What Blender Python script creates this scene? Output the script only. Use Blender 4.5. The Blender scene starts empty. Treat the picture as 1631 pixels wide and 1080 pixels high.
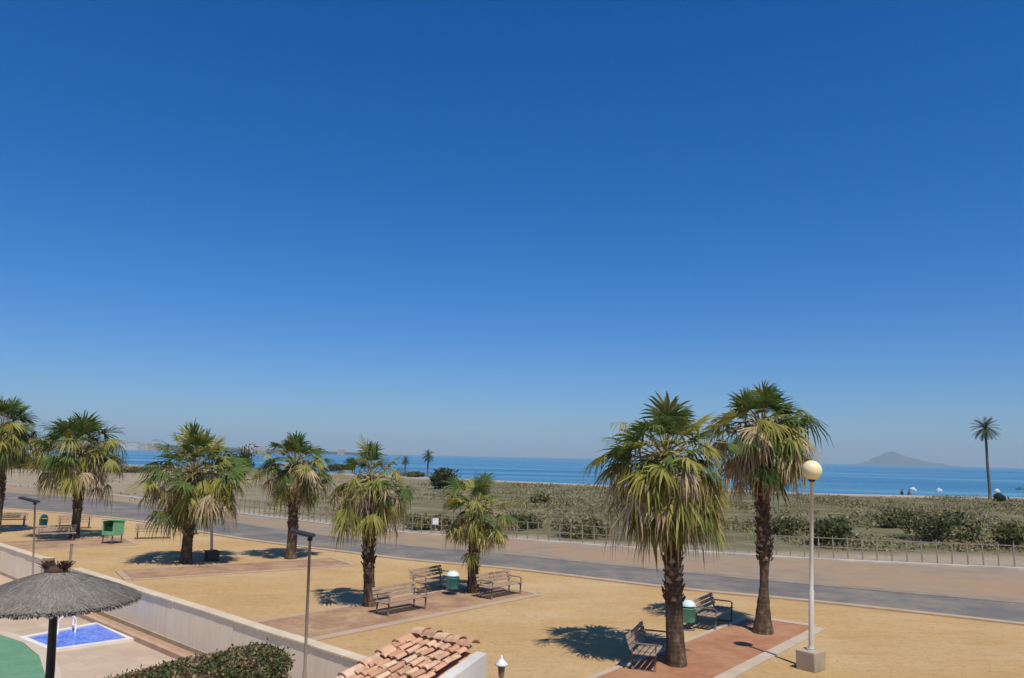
import bpy, bmesh, math, random
from mathutils import Vector, Matrix, noise
R = math.radians
scene = bpy.context.scene
col = scene.collection
rnd = random.Random(7)

# ------------------------------------------------------------------ camera
F, CX, CY = 1223.0, 815.5, 540.0
CAMH = 4.3
SLOPE = 0.0215
ROLL = math.atan(SLOPE)
PITCH = math.atan(187.3 / F)
Rv0 = Vector((1, 0, 0)); Fv = Vector((0, math.cos(PITCH), math.sin(PITCH))); Uv0 = Vector((0, -math.sin(PITCH), math.cos(PITCH)))
Rv = math.cos(ROLL) * Rv0 + math.sin(ROLL) * Uv0
Uv = -math.sin(ROLL) * Rv0 + math.cos(ROLL) * Uv0
CAM = Vector((0, 0, CAMH))
cd = bpy.data.cameras.new('camera'); cam = bpy.data.objects.new('camera', cd); col.objects.link(cam)
cd.sensor_width = 36; cd.lens = F / 1631 * 36; cd.clip_start = 0.1; cd.clip_end = 60000
M = Matrix((Rv, Uv, -Fv)).transposed().to_4x4(); M.translation = CAM
cam.matrix_world = M
scene.camera = cam

def ray(px, py):
    return Fv + Rv * ((px - CX) / F) + Uv * ((CY - py) / F)
def G(px, py, z=0.0):
    d = ray(px, py); t = (z - CAMH) / d.z
    return CAM + d * t
def atY(px, py, Y):
    d = ray(px, py); return CAM + d * (Y / d.y)

# ------------------------------------------------------------------ helpers
def tag(o, label=None, cat=None, group=None, kind=None):
    if label: o['label'] = label
    if cat: o['category'] = cat
    if group: o['group'] = group
    if kind: o['kind'] = kind
    return o
def empty(name, loc, rz=0.0, label=None, cat=None, group=None):
    o = bpy.data.objects.new(name, None); col.objects.link(o)
    o.location = loc; o.rotation_euler = (0, 0, rz); o.empty_display_size = 0.2
    return tag(o, label, cat, group)
def kids(o): return [c for c in bpy.data.objects if c.parent == o]
def copy_tree(o, parent=None):
    c = o.copy(); col.objects.link(c)
    if parent: c.parent = parent
    for ch in kids(o): copy_tree(ch, c)
    return c

class MB:
    def __init__(s): s.v = []; s.f = []; s.m = []
    def face(s, pts, m=0):
        n = len(s.v); s.v += [tuple(p) for p in pts]; s.f.append(tuple(range(n, n + len(pts)))); s.m.append(m)
    def grid(s, rows, m=0, closed=False):
        n = len(s.v); w = len(rows[0])
        for r in rows: s.v += [tuple(p) for p in r]
        for i in range(len(rows) - 1):
            for j in range(w if closed else w - 1):
                k = (j + 1) % w
                s.f.append((n + i * w + j, n + i * w + k, n + (i + 1) * w + k, n + (i + 1) * w + j)); s.m.append(m)
    def box(s, c, size, mat=None, m=0):
        c = Vector(c); n = len(s.v); hx, hy, hz = [q / 2 for q in size]
        for dx, dy, dz in ((-1,-1,-1),(1,-1,-1),(1,1,-1),(-1,1,-1),(-1,-1,1),(1,-1,1),(1,1,1),(-1,1,1)):
            p = Vector((dx * hx, dy * hy, dz * hz))
            if mat is not None: p = mat @ p
            s.v.append(tuple(c + p))
        for f in ((0,3,2,1),(4,5,6,7),(0,1,5,4),(1,2,6,5),(2,3,7,6),(3,0,4,7)):
            s.f.append(tuple(n + q for q in f)); s.m.append(m)
    def tube(s, pts, rad, n=8, m=0, cap=True):
        pts = [Vector(p) for p in pts]
        if not isinstance(rad, (list, tuple)): rad = [rad] * len(pts)
        rows = []
        for i, p in enumerate(pts):
            d = (pts[min(i + 1, len(pts) - 1)] - pts[max(i - 1, 0)])
            d = d.normalized() if d.length > 1e-9 else Vector((0, 0, 1))
            a = d.cross(Vector((0, 1, 0)) if abs(d.y) < 0.9 else Vector((1, 0, 0))).normalized(); b = d.cross(a)
            rows.append([p + (a * math.cos(2 * math.pi * k / n) + b * math.sin(2 * math.pi * k / n)) * rad[i] for k in range(n)])
        st = len(s.v); s.grid(rows, m, True)
        if cap:
            s.f.append(tuple(st + k for k in range(n))); s.m.append(m)
            e = st + (len(rows) - 1) * n
            s.f.append(tuple(e + k for k in reversed(range(n)))); s.m.append(m)
    def lathe(s, prof, c=(0, 0, 0), n=20, m=0):
        c = Vector(c)
        rows = [[c + Vector((r * math.cos(2 * math.pi * k / n), r * math.sin(2 * math.pi * k / n), z)) for k in range(n)] for r, z in prof]
        s.grid(rows, m, True)
    def build(s, name, mats, parent=None, smooth=False, bevel=0.0):
        me = bpy.data.meshes.new(name); me.from_pydata(s.v, [], s.f)
        if not isinstance(mats, (list, tuple)): mats = [mats]
        for q in mats: me.materials.append(q)
        me.polygons.foreach_set('material_index', s.m)
        if smooth: me.polygons.foreach_set('use_smooth', [True] * len(s.f))
        me.update()
        o = bpy.data.objects.new(name, me); col.objects.link(o)
        if parent: o.parent = parent
        if bevel:
            b = o.modifiers.new('bevel', 'BEVEL'); b.width = bevel; b.segments = 2; b.limit_method = 'ANGLE'
        return o

# ------------------------------------------------------------------ materials
class NT:
    def __init__(s, name):
        s.mat = bpy.data.materials.new(name); s.mat.use_nodes = True
        s.t = s.mat.node_tree; s.b = s.t.nodes['Principled BSDF']
        s.out = s.t.nodes['Material Output']
        s.co = s.n('ShaderNodeTexCoord').outputs['Object']
    def n(s, typ, **kw):
        q = s.t.nodes.new(typ)
        for k, v in kw.items(): setattr(q, k, v)
        return q
    def l(s, a, b): s.t.links.new(a, b)
    def noise(s, scale, detail=4, rough=0.6, vec=None, stretch=None):
        q = s.n('ShaderNodeTexNoise'); q.inputs['Scale'].default_value = scale
        q.inputs['Detail'].default_value = detail; q.inputs['Roughness'].default_value = rough
        v = vec or s.co
        if stretch:
            mp = s.n('ShaderNodeMapping'); mp.inputs['Scale'].default_value = stretch; s.l(v, mp.inputs['Vector']); v = mp.outputs['Vector']
        s.l(v, q.inputs['Vector']); return q.outputs['Fac']
    def ramp(s, fac, stops):
        q = s.n('ShaderNodeValToRGB'); e = q.color_ramp.elements
        while len(e) < len(stops): e.new(0.5)
        for k, (p, c) in enumerate(stops): e[k].position = p; e[k].color = (*c, 1)
        s.l(fac, q.inputs['Fac']); return q.outputs['Color']
    def mix(s, fac, a, b, mode='MIX'):
        q = s.n('ShaderNodeMix', data_type='RGBA', blend_type=mode)
        if isinstance(fac, (int, float)): q.inputs[0].default_value = fac
        else: s.l(fac, q.inputs[0])
        for i, c in ((6, a), (7, b)):
            if isinstance(c, tuple): q.inputs[i].default_value = (*c, 1)
            else: s.l(c, q.inputs[i])
        return q.outputs[2]
    def bump(s, h, strength=0.3, dist=0.02):
        q = s.n('ShaderNodeBump'); q.inputs['Strength'].default_value = strength; q.inputs['Distance'].default_value = dist
        s.l(h, q.inputs['Height']); s.l(q.outputs['Normal'], s.b.inputs['Normal'])
    def fin(s, color, rough=0.8, spec=0.3, metal=0.0):
        if isinstance(color, tuple): s.b.inputs['Base Color'].default_value = (*color, 1)
        else: s.l(color, s.b.inputs['Base Color'])
        s.b.inputs['Roughness'].default_value = rough; s.b.inputs['Specular IOR Level'].default_value = spec
        s.b.inputs['Metallic'].default_value = metal
        return s.mat

def mottled(name, c1, c2, scale=3.0, rough=0.85, bump=0.0, bscale=40, spec=0.25, c3=None, scale2=0.25, metal=0.0):
    t = NT(name)
    c = t.ramp(t.noise(scale, 6, 0.65), [(0.3, c1), (0.7, c2)])
    if c3: c = t.mix(t.ramp(t.noise(scale2, 4, 0.6), [(0.42, (0, 0, 0)), (0.66, (1, 1, 1))]), c, c3)
    if bump: t.bump(t.noise(bscale, 4, 0.7), bump, 0.02)
    return t.fin(c, rough, spec, metal)
def leafy(name, stops, transl=0.25, rough=0.6):
    """foliage: colour varies from leaf to leaf"""
    t = NT(name)
    g = t.n('ShaderNodeNewGeometry').outputs['Random Per Island']
    c = t.ramp(g, stops)
    t.fin(c, rough, 0.25)
    tr = t.n('ShaderNodeBsdfTranslucent'); t.l(c, tr.inputs['Color'])
    mx = t.n('ShaderNodeMixShader'); mx.inputs[0].default_value = transl
    t.l(t.b.outputs[0], mx.inputs[1]); t.l(tr.outputs[0], mx.inputs[2]); t.l(mx.outputs[0], t.out.inputs['Surface'])
    return t.mat

m_frond_green = leafy('palm_frond_green', [(0, (0.055, 0.105, 0.025)), (0.5, (0.095, 0.155, 0.035)), (1, (0.16, 0.20, 0.05))], 0.35)
m_frond_olive = leafy('palm_frond_olive', [(0, (0.16, 0.165, 0.03)), (0.5, (0.28, 0.27, 0.05)), (1, (0.40, 0.36, 0.10))], 0.35)
m_frond_dry = leafy('palm_frond_dry', [(0, (0.24, 0.18, 0.09)), (0.4, (0.42, 0.32, 0.18)), (1, (0.62, 0.48, 0.31))], 0.3)
m_frond_brown = leafy('palm_frond_brown', [(0, (0.08, 0.055, 0.028)), (1, (0.22, 0.155, 0.08))], 0.2)
m_petiole = mottled('palm_petiole', (0.30, 0.25, 0.10), (0.45, 0.36, 0.18), 6)
def trunk_mat():
    t = NT('palm_trunk')
    w = t.n('ShaderNodeTexWave', wave_type='BANDS', bands_direction='Z'); w.inputs['Scale'].default_value = 3.2
    w.inputs['Distortion'].default_value = 5; w.inputs['Detail'].default_value = 3; t.l(t.co, w.inputs['Vector'])
    c = t.ramp(t.noise(7, 6, 0.75, stretch=(1, 1, 0.5)), [(0.32, (0.035, 0.024, 0.016)), (0.52, (0.105, 0.072, 0.046)), (0.70, (0.30, 0.22, 0.145))])
    c = t.mix(0.15, c, t.ramp(w.outputs['Fac'], [(0.1, (0.05, 0.03, 0.02)), (0.8, (0.24, 0.17, 0.11))]))
    t.bump(t.noise(14, 5, 0.8), 0.9, 0.04)
    return t.fin(c, 0.9, 0.15)
m_trunk = trunk_mat()
m_stub = leafy('palm_leaf_base', [(0, (0.05, 0.03, 0.018)), (0.6, (0.17, 0.11, 0.065)), (1, (0.36, 0.27, 0.18))], 0.0, 0.85)

# ------------------------------------------------------------------ palms
def fan(mb, mbp, org, az, elev, pet, rad, droop, m, rg, nseg=18, spread=115, bend=0.5, mp=0, gap=0.06, wid=0.5):
    """one palm fan: a petiole that bends under its weight and a blade of folded, drooping segments"""
    h = Vector((math.cos(az), math.sin(az), 0))
    d = (h * math.cos(elev) + Vector((0, 0, math.sin(elev)))).normalized()
    pts = [Vector(org)]; steps = 5
    for k in range(steps):
        d = (d + Vector((0, 0, -bend * (k + 1) / steps * 0.32))).normalized()
        pts.append(pts[-1] + d * pet / steps)
    mbp.tube(pts, [0.022, 0.018, 0.015, 0.012, 0.010, 0.008], 4, mp, False)
    p = pts[-1]; d = (d + Vector((0, 0, -bend * 0.35))).normalized()
    side = d.cross(Vector((0, 0, 1)))
    side = side.normalized() if side.length > 0.05 else Vector((-math.sin(az), math.cos(az), 0))
    nrm = side.cross(d).normalized()
    side = (Matrix.Rotation(rg.uniform(-0.5, 0.5), 3, d) @ side); nrm = side.cross(d).normalized()
    step = R(2 * spread) / nseg
    for k in range(nseg):
        a = -R(spread) + (k + 0.5) * step + rg.uniform(-0.04, 0.04)
        r = rad * (0.80 + 0.25 * math.cos(a * 0.8)) * rg.uniform(0.86, 1.1)
        dv = (d * math.cos(a) + side * math.sin(a) + nrm * (0.16 * math.cos(a) - 0.12)).normalized()
        sv = dv.cross(nrm).normalized()
        if rg.random() < gap: continue
        w1 = r * 0.46 * step * wid
        p1 = p + dv * r * 0.46 + Vector((0, 0, -droop * r * 0.10))
        p2 = p + dv * r * 0.76 + Vector((0, 0, -droop * r * 0.34))
        jx = Vector((rg.gauss(0, .05), rg.gauss(0, .05), rg.gauss(0, .03))) * r; p2 = p2 + jx
        p3 = jx * 1.6 + p + dv * r * (1.0 - 0.12 * droop) + Vector((0, 0, -droop * r * rg.uniform(0.62, 0.95)))
        f0 = nrm * (0.25 * w1)
        n = len(mb.v)
        mb.v += [tuple(q) for q in (p - sv * 0.008, p + sv * 0.008, p1 - sv * w1 + f0, p1 + sv * w1 - f0,
                                    p2 - sv * w1 * 0.62, p2 + sv * w1 * 0.62, p3)]
        mb.f += [(n, n + 1, n + 3, n + 2), (n + 2, n + 3, n + 5, n + 4), (n + 4, n + 5, n + 6)]; mb.m += [m] * 3

def fan_palm(base, top, crown_r, skirt, seed, label, group, trunk_r=0.19, lean=(0, 0), n_green=24, n_mid=22, n_dry=24, flare=1.35, waist=None, dry_side=None, up=0.5, olive_bias=0.5, tan=0.3, low=0.88):
    """top = height of the highest leaf, skirt = height where the hanging leaves end"""
    rg = random.Random(seed)
    o = empty('fan_palm', base, 0, label, 'palm tree', group)
    head = top - crown_r * (0.72 + 0.58 * up) * low
    axis = lambda z: Vector((lean[0] * z / head + 0.03 * math.sin(z * 1.3 + seed), lean[1] * z / head + 0.03 * math.cos(z * 1.1 + seed), z))
    hang = head - skirt; sd = max(0.5, min(1.0, hang / (1.3 * crown_r)))
    # trunk
    mb = MB(); rows = []; nz = 46; nn = 18
    for i in range(nz):
        z = -0.05 + (head + 0.05) * i / (nz - 1)
        u = z / head
        r = trunk_r * (1.0 + (flare - 1) * math.exp(-max(z, 0) / 0.28))
        if waist: r *= 1 - waist * math.exp(-((u - 0.25) / 0.10) ** 2)
        if u > 0.9: r *= 1 - 0.5 * (u - 0.9) / 0.1
        c = axis(z)
        rows.append([c + Vector((math.cos(2 * math.pi * k / nn), math.sin(2 * math.pi * k / nn), 0)) * r *
                     (1 + 0.10 * noise.noise(Vector((k * 0.9, i * 0.8, seed))) + 0.05 * ((i % 2) - 0.5)) for k in range(nn)])
    mb.grid(rows, 0, True)
    mb.build('trunk', m_trunk, o, True)
    # old leaf bases left on the trunk
    mb = MB(); n_st = int(head * 34)
    for i in range(n_st):
        z = head * (0.30 + 0.68 * i / n_st) if not waist else head * (0.34 + 0.64 * i / n_st)
        a = i * 2.39996 + rg.uniform(-0.3, 0.3); c = axis(z)
        h = Vector((math.cos(a), math.sin(a), 0)); s = Vector((-h.y, h.x, 0))
        rr = trunk_r * 0.92; L = rg.uniform(0.05, 0.15); w = rg.uniform(0.035, 0.07)
        b0 = c + h * rr; t0 = c + h * (rr + L * 0.55) + Vector((0, 0, L * rg.uniform(0.6, 1.2)))
        e = h * 0.015 + Vector((0, 0, -0.03))
        k = len(mb.v)
        mb.v += [tuple(q) for q in (b0 - s * w, b0 + s * w, t0 + s * w * .5, t0 - s * w * .5, b0 - s * w + e, b0 + s * w + e, t0 + s * w * .5 + e, t0 - s * w * .5 + e)]
        for f in ((0, 1, 2, 3), (7, 6, 5, 4), (0, 4, 5, 1), (1, 5, 6, 2), (2, 6, 7, 3), (3, 7, 4, 0)):
            mb.f.append(tuple(k + q for q in f)); mb.m.append(0)
    mb.build('leaf_bases', m_stub, o)
    rad = crown_r * 0.41; pet = crown_r * 0.78; n_green = int(n_green * 1.35); n_mid = int(n_mid * 1.5); n_dry = int(n_dry * 1.45)
    g = MB(); gp = MB(); dl = MB(); dp = MB()
    jit = lambda a: rg.uniform(-a, a)
    for i in range(n_green):        # young fans of the tuft
        t = i / n_green
        el = R(84 - 82 * t ** 0.8 + jit(14)); az = i * 2.39996 + jit(0.6)
        z = head - 0.30 * t
        fan(g, gp, axis(z), az, el, pet * rg.uniform(0.5, 1.0) * (0.62 + 0.40 * up + 0.35 * t), rad * rg.uniform(0.7, 1.25), 0.2 + 0.6 * t * rg.random(), 0 if rg.random() > 0.12 + 0.45 * t * olive_bias else 1, rg, bend=0.2 + 0.6 * t * rg.random(), nseg=20, spread=rg.uniform(85, 125))
    for i in range(n_mid):          # fans standing out sideways and beginning to hang
        t = i / n_mid
        el = R(30 - 62 * t + jit(20)); az = i * 2.39996 + jit(0.9)
        z = head + 0.05 - 0.6 * t * sd
        q = rg.random()
        fan(g, gp, axis(z), az, el, pet * rg.uniform(0.7, 1.2), rad * rg.uniform(0.6, 1.2) * sd ** 0.5, 0.6 + 0.6 * rg.random(), 2 if q < tan * min(1, 3 * t) else (1 if q < tan + (1 - tan) * olive_bias else 0), rg, bend=rg.uniform(0.5, 1.5), nseg=17, spread=rg.uniform(60, 110), gap=0.12)
    for i in range(n_dry):          # hanging fans, folded nearly shut
        t = (i + rg.random()) / n_dry
        az = rg.uniform(0, 2 * math.pi)
        if dry_side is not None and rg.random() < 0.35: az = dry_side + jit(0.8)
        el = R(min(8, 14 - 62 * t + jit(22)))
        z = head - 0.05 - max(0.12, hang - 1.40 * crown_r * sd) * t
        q = rg.random()
        fan(dl, dp, axis(z), az, el, pet * rg.uniform(0.5, 1.1) * (1 - 0.3 * t) * sd ** 0.5, rad * rg.uniform(0.6, 1.3) * sd, rg.uniform(0.7, 1.3), 0 if q < tan + 0.12 else (1 if q < tan + 0.26 else (2 if q < 0.9 else 3)), rg, bend=rg.uniform(1.1, 1.9), nseg=14, spread=rg.uniform(30, 75), gap=0.18, wid=0.55)
        if rg.random() < 0.6:       # loose threads
            p = axis(z) + Vector((math.cos(az), math.sin(az), -0.4)) * pet * rg.uniform(0.6, 1.1)
            for k in range(5):
                a = p + Vector((jit(.15), jit(.15), jit(.1))); b = a + Vector((jit(.12), jit(.12), -rg.uniform(.25, .6)))
                dl.face([a, a + Vector((.012, .004, 0)), b + Vector((.006, 0, 0)), b], 0)
    fr = g.build('green_fronds', [m_frond_green, m_frond_olive, m_frond_dry], o)
    gp.build('frond_stalks', m_petiole, fr)
    dr = dl.build('dry_fronds', [m_frond_dry, m_frond_brown, m_frond_olive, m_frond_green], o)
    dp.build('frond_stalks', m_petiole, dr)
    return o

PG = 'fan palms planted in rows on the plaza'
def palm_px(bx, by, topy, x0, x1, skirty, seed, label, **kw):
    b = G(bx, by)
    Y = b.y
    top = atY((x0 + x1) / 2, topy, Y).z
    sk = atY((x0 + x1) / 2, skirty, Y).z
    r = (atY(x1, topy, Y).x - atY(x0, topy, Y).x) / 2
    lx = atY((x0 + x1) / 2, (topy + skirty) / 2, Y).x - b.x
    return fan_palm((b.x, b.y, 0), top, r, sk, seed, label, PG, lean=(lx, 0), **kw)
palm_px(-6, 850, 630, -50, 60, 755, 11, 'fan palm cut by the left edge of the photo, beside the pool yard', n_dry=30, n_mid=40, n_green=34, tan=.15)
palm_px(118, 858, 653, 60, 200, 778, 12, 'round fan palm behind the thatched parasol with a full olive crown', n_dry=44, n_mid=40, n_green=36, olive_bias=.8, tan=.3)
palm_px(297, 897, 676, 226, 390, 826, 23, 'broad fan palm beside the shade coloured lamp block with a drooping crown', n_dry=52, n_mid=44, n_green=38, olive_bias=.65, tan=.28)
palm_px(462, 890, 682, 412, 532, 805, 13, 'fan palm rising behind the slim flat headed yard lamp', n_dry=42, n_mid=30, n_green=30, olive_bias=.6, tan=.4)
palm_px(588, 966, 697, 518, 660, 868, 15, 'fan palm at the near end of the pink bench bed, two tiers of leaves', n_dry=44, n_mid=24, n_green=19, trunk_r=.155, olive_bias=.85, flare=1.2, tan=.35)
palm_px(754, 944, 748, 692, 824, 872, 16, 'short yellow green fan palm beside the turquoise and white bin', n_dry=14, n_mid=22, n_green=20, trunk_r=.165, olive_bias=.95, tan=.12, up=.55)
palm_px(1080, 1060, 628, 953, 1168, 885, 17, 'nearest fan palm on the red bed with a long dry leaf skirt', n_dry=66, n_mid=52, n_green=32, trunk_r=.185, dry_side=-0.6, flare=1.25, olive_bias=.6, tan=.30)
palm_px(1217, 1009, 600, 1128, 1300, 795, 18, 'tallest fan palm beside the globe lamp, its trunk thin above a swollen foot', n_dry=46, n_mid=42, n_green=28, trunk_r=.165, waist=.38, flare=1.75, up=0.45, olive_bias=.55, tan=.36)

# ------------------------------------------------------------------ terrain
def lerp_poly(pts, x):
    if x <= pts[0][0]: a, b = pts[0], pts[1]
    elif x >= pts[-1][0]: a, b = pts[-2], pts[-1]
    else:
        for a, b in zip(pts, pts[1:]):
            if a[0] <= x <= b[0]: break
    t = (x - a[0]) / (b[0] - a[0]); return a[1] + (b[1] - a[1]) * t
fence_px = [(345, 813), (480, 829), (650, 848), (800, 857), (950, 868), (1150, 879), (1316, 889), (1617, 903), (1720, 908)]
fence_pts = [G(*p) for p in fence_px]
fence_xy = [(p.x, p.y) for p in fence_pts]
SEA = -0.8
shore_px = [(-120, 733), (200, 741), (440, 749), (640, 759), (950, 773), (1290, 787), (1500, 791), (1631, 793), (1750, 796)]
shore_xy = [(p.x, p.y) for p in (G(*q, SEA) for q in shore_px)]
def sstep(a, b, x):
    t = min(1, max(0, (x - a) / (b - a))); return t * t * (3 - 2 * t)
def terr(x, y):
    yf = lerp_poly(fence_xy, x) if x > fence_xy[0][0] else fence_xy[0][1] + (fence_xy[0][0] - x) * 0.75
    yf = max(yf, 38); ys = max(lerp_poly(shore_xy, x), 95)
    d = y - yf; t = d / max(20, ys - yf)
    n = noise.noise(Vector((x * 0.06, y * 0.06, 3))) * 0.5 + noise.noise(Vector((x * 0.17, y * 0.17, 8))) * 0.25
    z = -0.03
    z += sstep(3, 12, d) * (1 - sstep(0.5, 0.75, t)) * (0.10 + 0.45 * max(0, n + 0.2))
    z += -(0.8 - 0.03) * sstep(0.80, 1.0, t) - 2.2 * sstep(1.0, 1.5, t)
    veg = sstep(1.4, 2.4, d + 0.6 * n) * (1 - sstep(0.70, 0.80, t + 0.12 * n))
    veg *= 1 - 0.45 * sstep(0, 25, -x)
    if x < -30: veg *= 1 - 0.75 * sstep(30, 45, -x) * (1 - sstep(0.25, 0.5, t))
    beach = sstep(0.70, 0.82, t)
    return z, veg, beach, d, t
mb = MB(); xs = [-440 + 4 * i for i in range(221)]; ys_ = [-40 + 2.5 * i for i in range(158)]
rows = []; att = []
for y in ys_:
    r = []
    for x in xs:
        z, v, b, d, t = terr(x, y); r.append((x, y, z)); att.append((v, b, 0, 1))
    rows.append(r)
mb.grid(rows)
def terrain_mat():
    t = NT('dune_ground')
    a = t.n('ShaderNodeVertexColor'); a.layer_name = 'cover'
    sp = t.n('ShaderNodeSeparateColor'); t.l(a.outputs['Color'], sp.inputs[0])
    sand = t.ramp(t.noise(0.5, 6, 0.7), [(0.3, (0.30, 0.235, 0.165)), (0.7, (0.42, 0.34, 0.25))])
    scrub = t.ramp(t.noise(0.22, 8, 0.75), [(0.34, (0.085, 0.086, 0.038)), (0.52, (0.155, 0.142, 0.072)), (0.68, (0.28, 0.235, 0.145))])
    beach = t.ramp(t.noise(0.4, 5, 0.7), [(0.3, (0.34, 0.30, 0.24)), (0.7, (0.48, 0.43, 0.36))])
    c = t.mix(sp.outputs[0], sand, scrub); c = t.mix(sp.outputs[1], c, beach)
    t.bump(t.noise(2.5, 6, 0.8), 0.6, 0.12)
    return t.fin(c, 0.95, 0.1)
gr = mb.build('ground', terrain_mat(), None, True); tag(gr, kind='structure')
ca = gr.data.color_attributes.new('cover', 'FLOAT_COLOR', 'POINT')
for i, c in enumerate(att): ca.data[i].color = c

# sea
def sea_mat():
    t = NT('sea_water')
    band = t.noise(0.012, 4, 0.55, stretch=(0.25, 1.6, 1))
    c = t.ramp(band, [(0.36, (0.012, 0.10, 0.22)), (0.5, (0.04, 0.19, 0.31)), (0.64, (0.12, 0.33, 0.41))])
    w1 = t.noise(0.55, 6, 0.7, stretch=(0.6, 1.2, 1)); t.bump(w1, 0.8, 0.5)
    return t.fin(c, 0.22, 0.5)
mb = MB(); nx = 24
rows = [[(-16000 + 32000 * i / nx, y, SEA) for i in range(nx + 1)] for y in (60, 200, 500, 1200, 3000, 8000, 24000)]
mb.grid(rows); sea = mb.build('sea', sea_mat()); tag(sea, kind='structure')

# ------------------------------------------------------------------ plaza, road, promenade
def sheet(name, pts, z, mat, kind='structure', thick=0.0):
    mb = MB(); mb.face([(p[0], p[1], z) for p in pts])
    if thick:
        n = len(pts)
        for i in range(n):
            a, b = pts[i], pts[(i + 1) % n]
            mb.face([(a[0], a[1], z - thick), (b[0], b[1], z - thick), (b[0], b[1], z), (a[0], a[1], z)])
    o = mb.build(name, mat)
    if kind: tag(o, kind=kind)
    return o
def strip(name, A, B, z, mat, thick=0.0):
    mb = MB(); mb.grid([[(p[0], p[1], z) for p in A], [(p[0], p[1], z) for p in B]])
    if thick:
        for L in (A, B): mb.grid([[(p[0], p[1], z - thick) for p in L], [(p[0], p[1], z) for p in L]])
    o = mb.build(name, mat); tag(o, kind='structure'); return o
near_px = [(-160, 797), (0, 809), (200, 827), (380, 857), (560, 880), (660, 892), (815, 906), (1080, 937), (1290, 957), (1631, 994), (1900, 1026)]
far_px = [(-160, 771), (0, 784), (200, 800), (380, 833), (560, 858), (660, 870), (815, 883), (1080, 910), (1290, 930), (1631, 960), (1900, 985)]
def smooth_line(px, n=6, z=0):
    P = [G(x, y, z) for x, y in px]; out = []
    for i in range(len(P) - 1):
        p0, p1, p2, p3 = P[max(i - 1, 0)], P[i], P[i + 1], P[min(i + 2, len(P) - 1)]
        for k in range(n):
            t = k / n
            out.append(0.5 * ((2 * p1) + (p2 - p0) * t + (2 * p0 - 5 * p1 + 4 * p2 - p3) * t * t + (-p0 + 3 * p1 - 3 * p2 + p3) * t ** 3))
    out.append(P[-1]); return out
near = smooth_line(near_px); far = smooth_line(far_px)
def off(line, d):
    out = []
    for i, p in enumerate(line):
        t = line[min(i + 1, len(line) - 1)] - line[max(i - 1, 0)]; t.z = 0; t.normalize()
        out.append(p + Vector((-t.y, t.x, 0)) * d)
    return out

def plaza_mat():
    t = NT('plaza_sand')
    c = t.ramp(t.noise(0.35, 7, 0.7), [(0.3, (0.49, 0.315, 0.135)), (0.55, (0.535, 0.355, 0.165)), (0.75, (0.585, 0.405, 0.205))])
    sp = t.ramp(t.noise(22, 4, 0.8), [(0.3, (0.78, 0.76, 0.74)), (0.6, (1.0, 1.0, 1.0)), (0.8, (1.10, 1.10, 1.10))])
    c = t.mix(0.8, c, sp, 'MULTIPLY')
    tr = t.ramp(t.noise(0.8, 5, 0.7, stretch=(0.5, 2.2, 1)), [(0.52, (1, 1, 1)), (0.72, (0.86, 0.83, 0.82))])
    c = t.mix(0.7, c, tr, 'MULTIPLY')
    c = t.mix(t.ramp(t.noise(0.16, 6, 0.7, stretch=(1, 1.8, 1)), [(0.45, (0, 0, 0)), (0.65, (0.55, 0.55, 0.55))]), c, (0.58, 0.44, 0.26))
    pk = t.ramp(t.noise(5.5, 5, 0.75), [(0.36, (0.80, 0.77, 0.74)), (0.50, (1, 1, 1)), (0.70, (1.04, 1.04, 1.05))])
    c = t.mix(0.75, c, pk, 'MULTIPLY')
    v = t.n('ShaderNodeTexVoronoi'); v.inputs['Scale'].default_value = 9; t.l(t.co, v.inputs['Vector'])
    c = t.mix(t.ramp(v.outputs['Distance'], [(0.03, (0.8, 0.8, 0.8)), (0.10, (0, 0, 0))]), c, (0.30, 0.22, 0.14))
    t.bump(t.noise(7, 8, 0.8), 0.7, 0.04)
    return t.fin(c, 0.95, 0.1)
m_plaza = plaza_mat()
def asphalt_mat():
    t = NT('asphalt')
    c = t.ramp(t.noise(0.6, 8, 0.75, stretch=(1, 1, 1)), [(0.3, (0.145, 0.134, 0.122)), (0.7, (0.205, 0.19, 0.172))])
    c = t.mix(0.6, c, t.ramp(t.noise(60, 2, 0.8), [(0.25, (0.7, 0.7, 0.7)), (0.7, (1.1, 1.1, 1.1))]), 'MULTIPLY')
    c = t.mix(t.ramp(t.noise(0.30, 7, 0.75, stretch=(1, 1, 1)), [(0.46, (0, 0, 0)), (0.68, (0.75, 0.75, 0.75))]), c, (0.30, 0.245, 0.18))
    t.bump(t.noise(80, 3, 0.8), 0.3, 0.01)
    return t.fin(c, 0.9, 0.2)
m_asph = asphalt_mat()
m_prom = mottled('promenade_earth', (0.25, 0.20, 0.145), (0.34, 0.27, 0.19), 0.9, 0.95, 0.4, 25, 0.1, (0.36, 0.245, 0.15), 0.16)
m_kerb = mottled('kerb_concrete', (0.40, 0.29, 0.18), (0.50, 0.385, 0.26), 2.0, 0.9, 0.3, 30)
m_kerbw = mottled('kerb_white', (0.40, 0.34, 0.26), (0.66, 0.60, 0.50), 0.7, 0.9, 0.2, 30)
m_path = mottled('path_concrete', (0.30, 0.275, 0.235), (0.38, 0.345, 0.29), 1.2, 0.95, 0.3, 25)
near_in = off(near, -0.01)
sheet('plaza', [(p.x, p.y) for p in near_in] + [(70, 4), (40, -30), (-60, -30), (-110, 60)], 0.0, m_plaza)
road_side = off(far, 0.0)
strip('road', near, road_side, 0.004, m_asph)
strip('kerb', off(near, -0.32), off(near, 0.0), 0.05, m_kerb, 0.08)
fl = smooth_line([(-160, 757), (0, 771), (200, 792), (345, 814)] + [(x, y + (4 if x > 1000 else 2)) for x, y in fence_px[1:]] + [(1900, 917)])
fb = off(fl, 1.3)
strip('promenade', off(far, 0.0), off(fl, 0.0), 0.008, m_prom)
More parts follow.
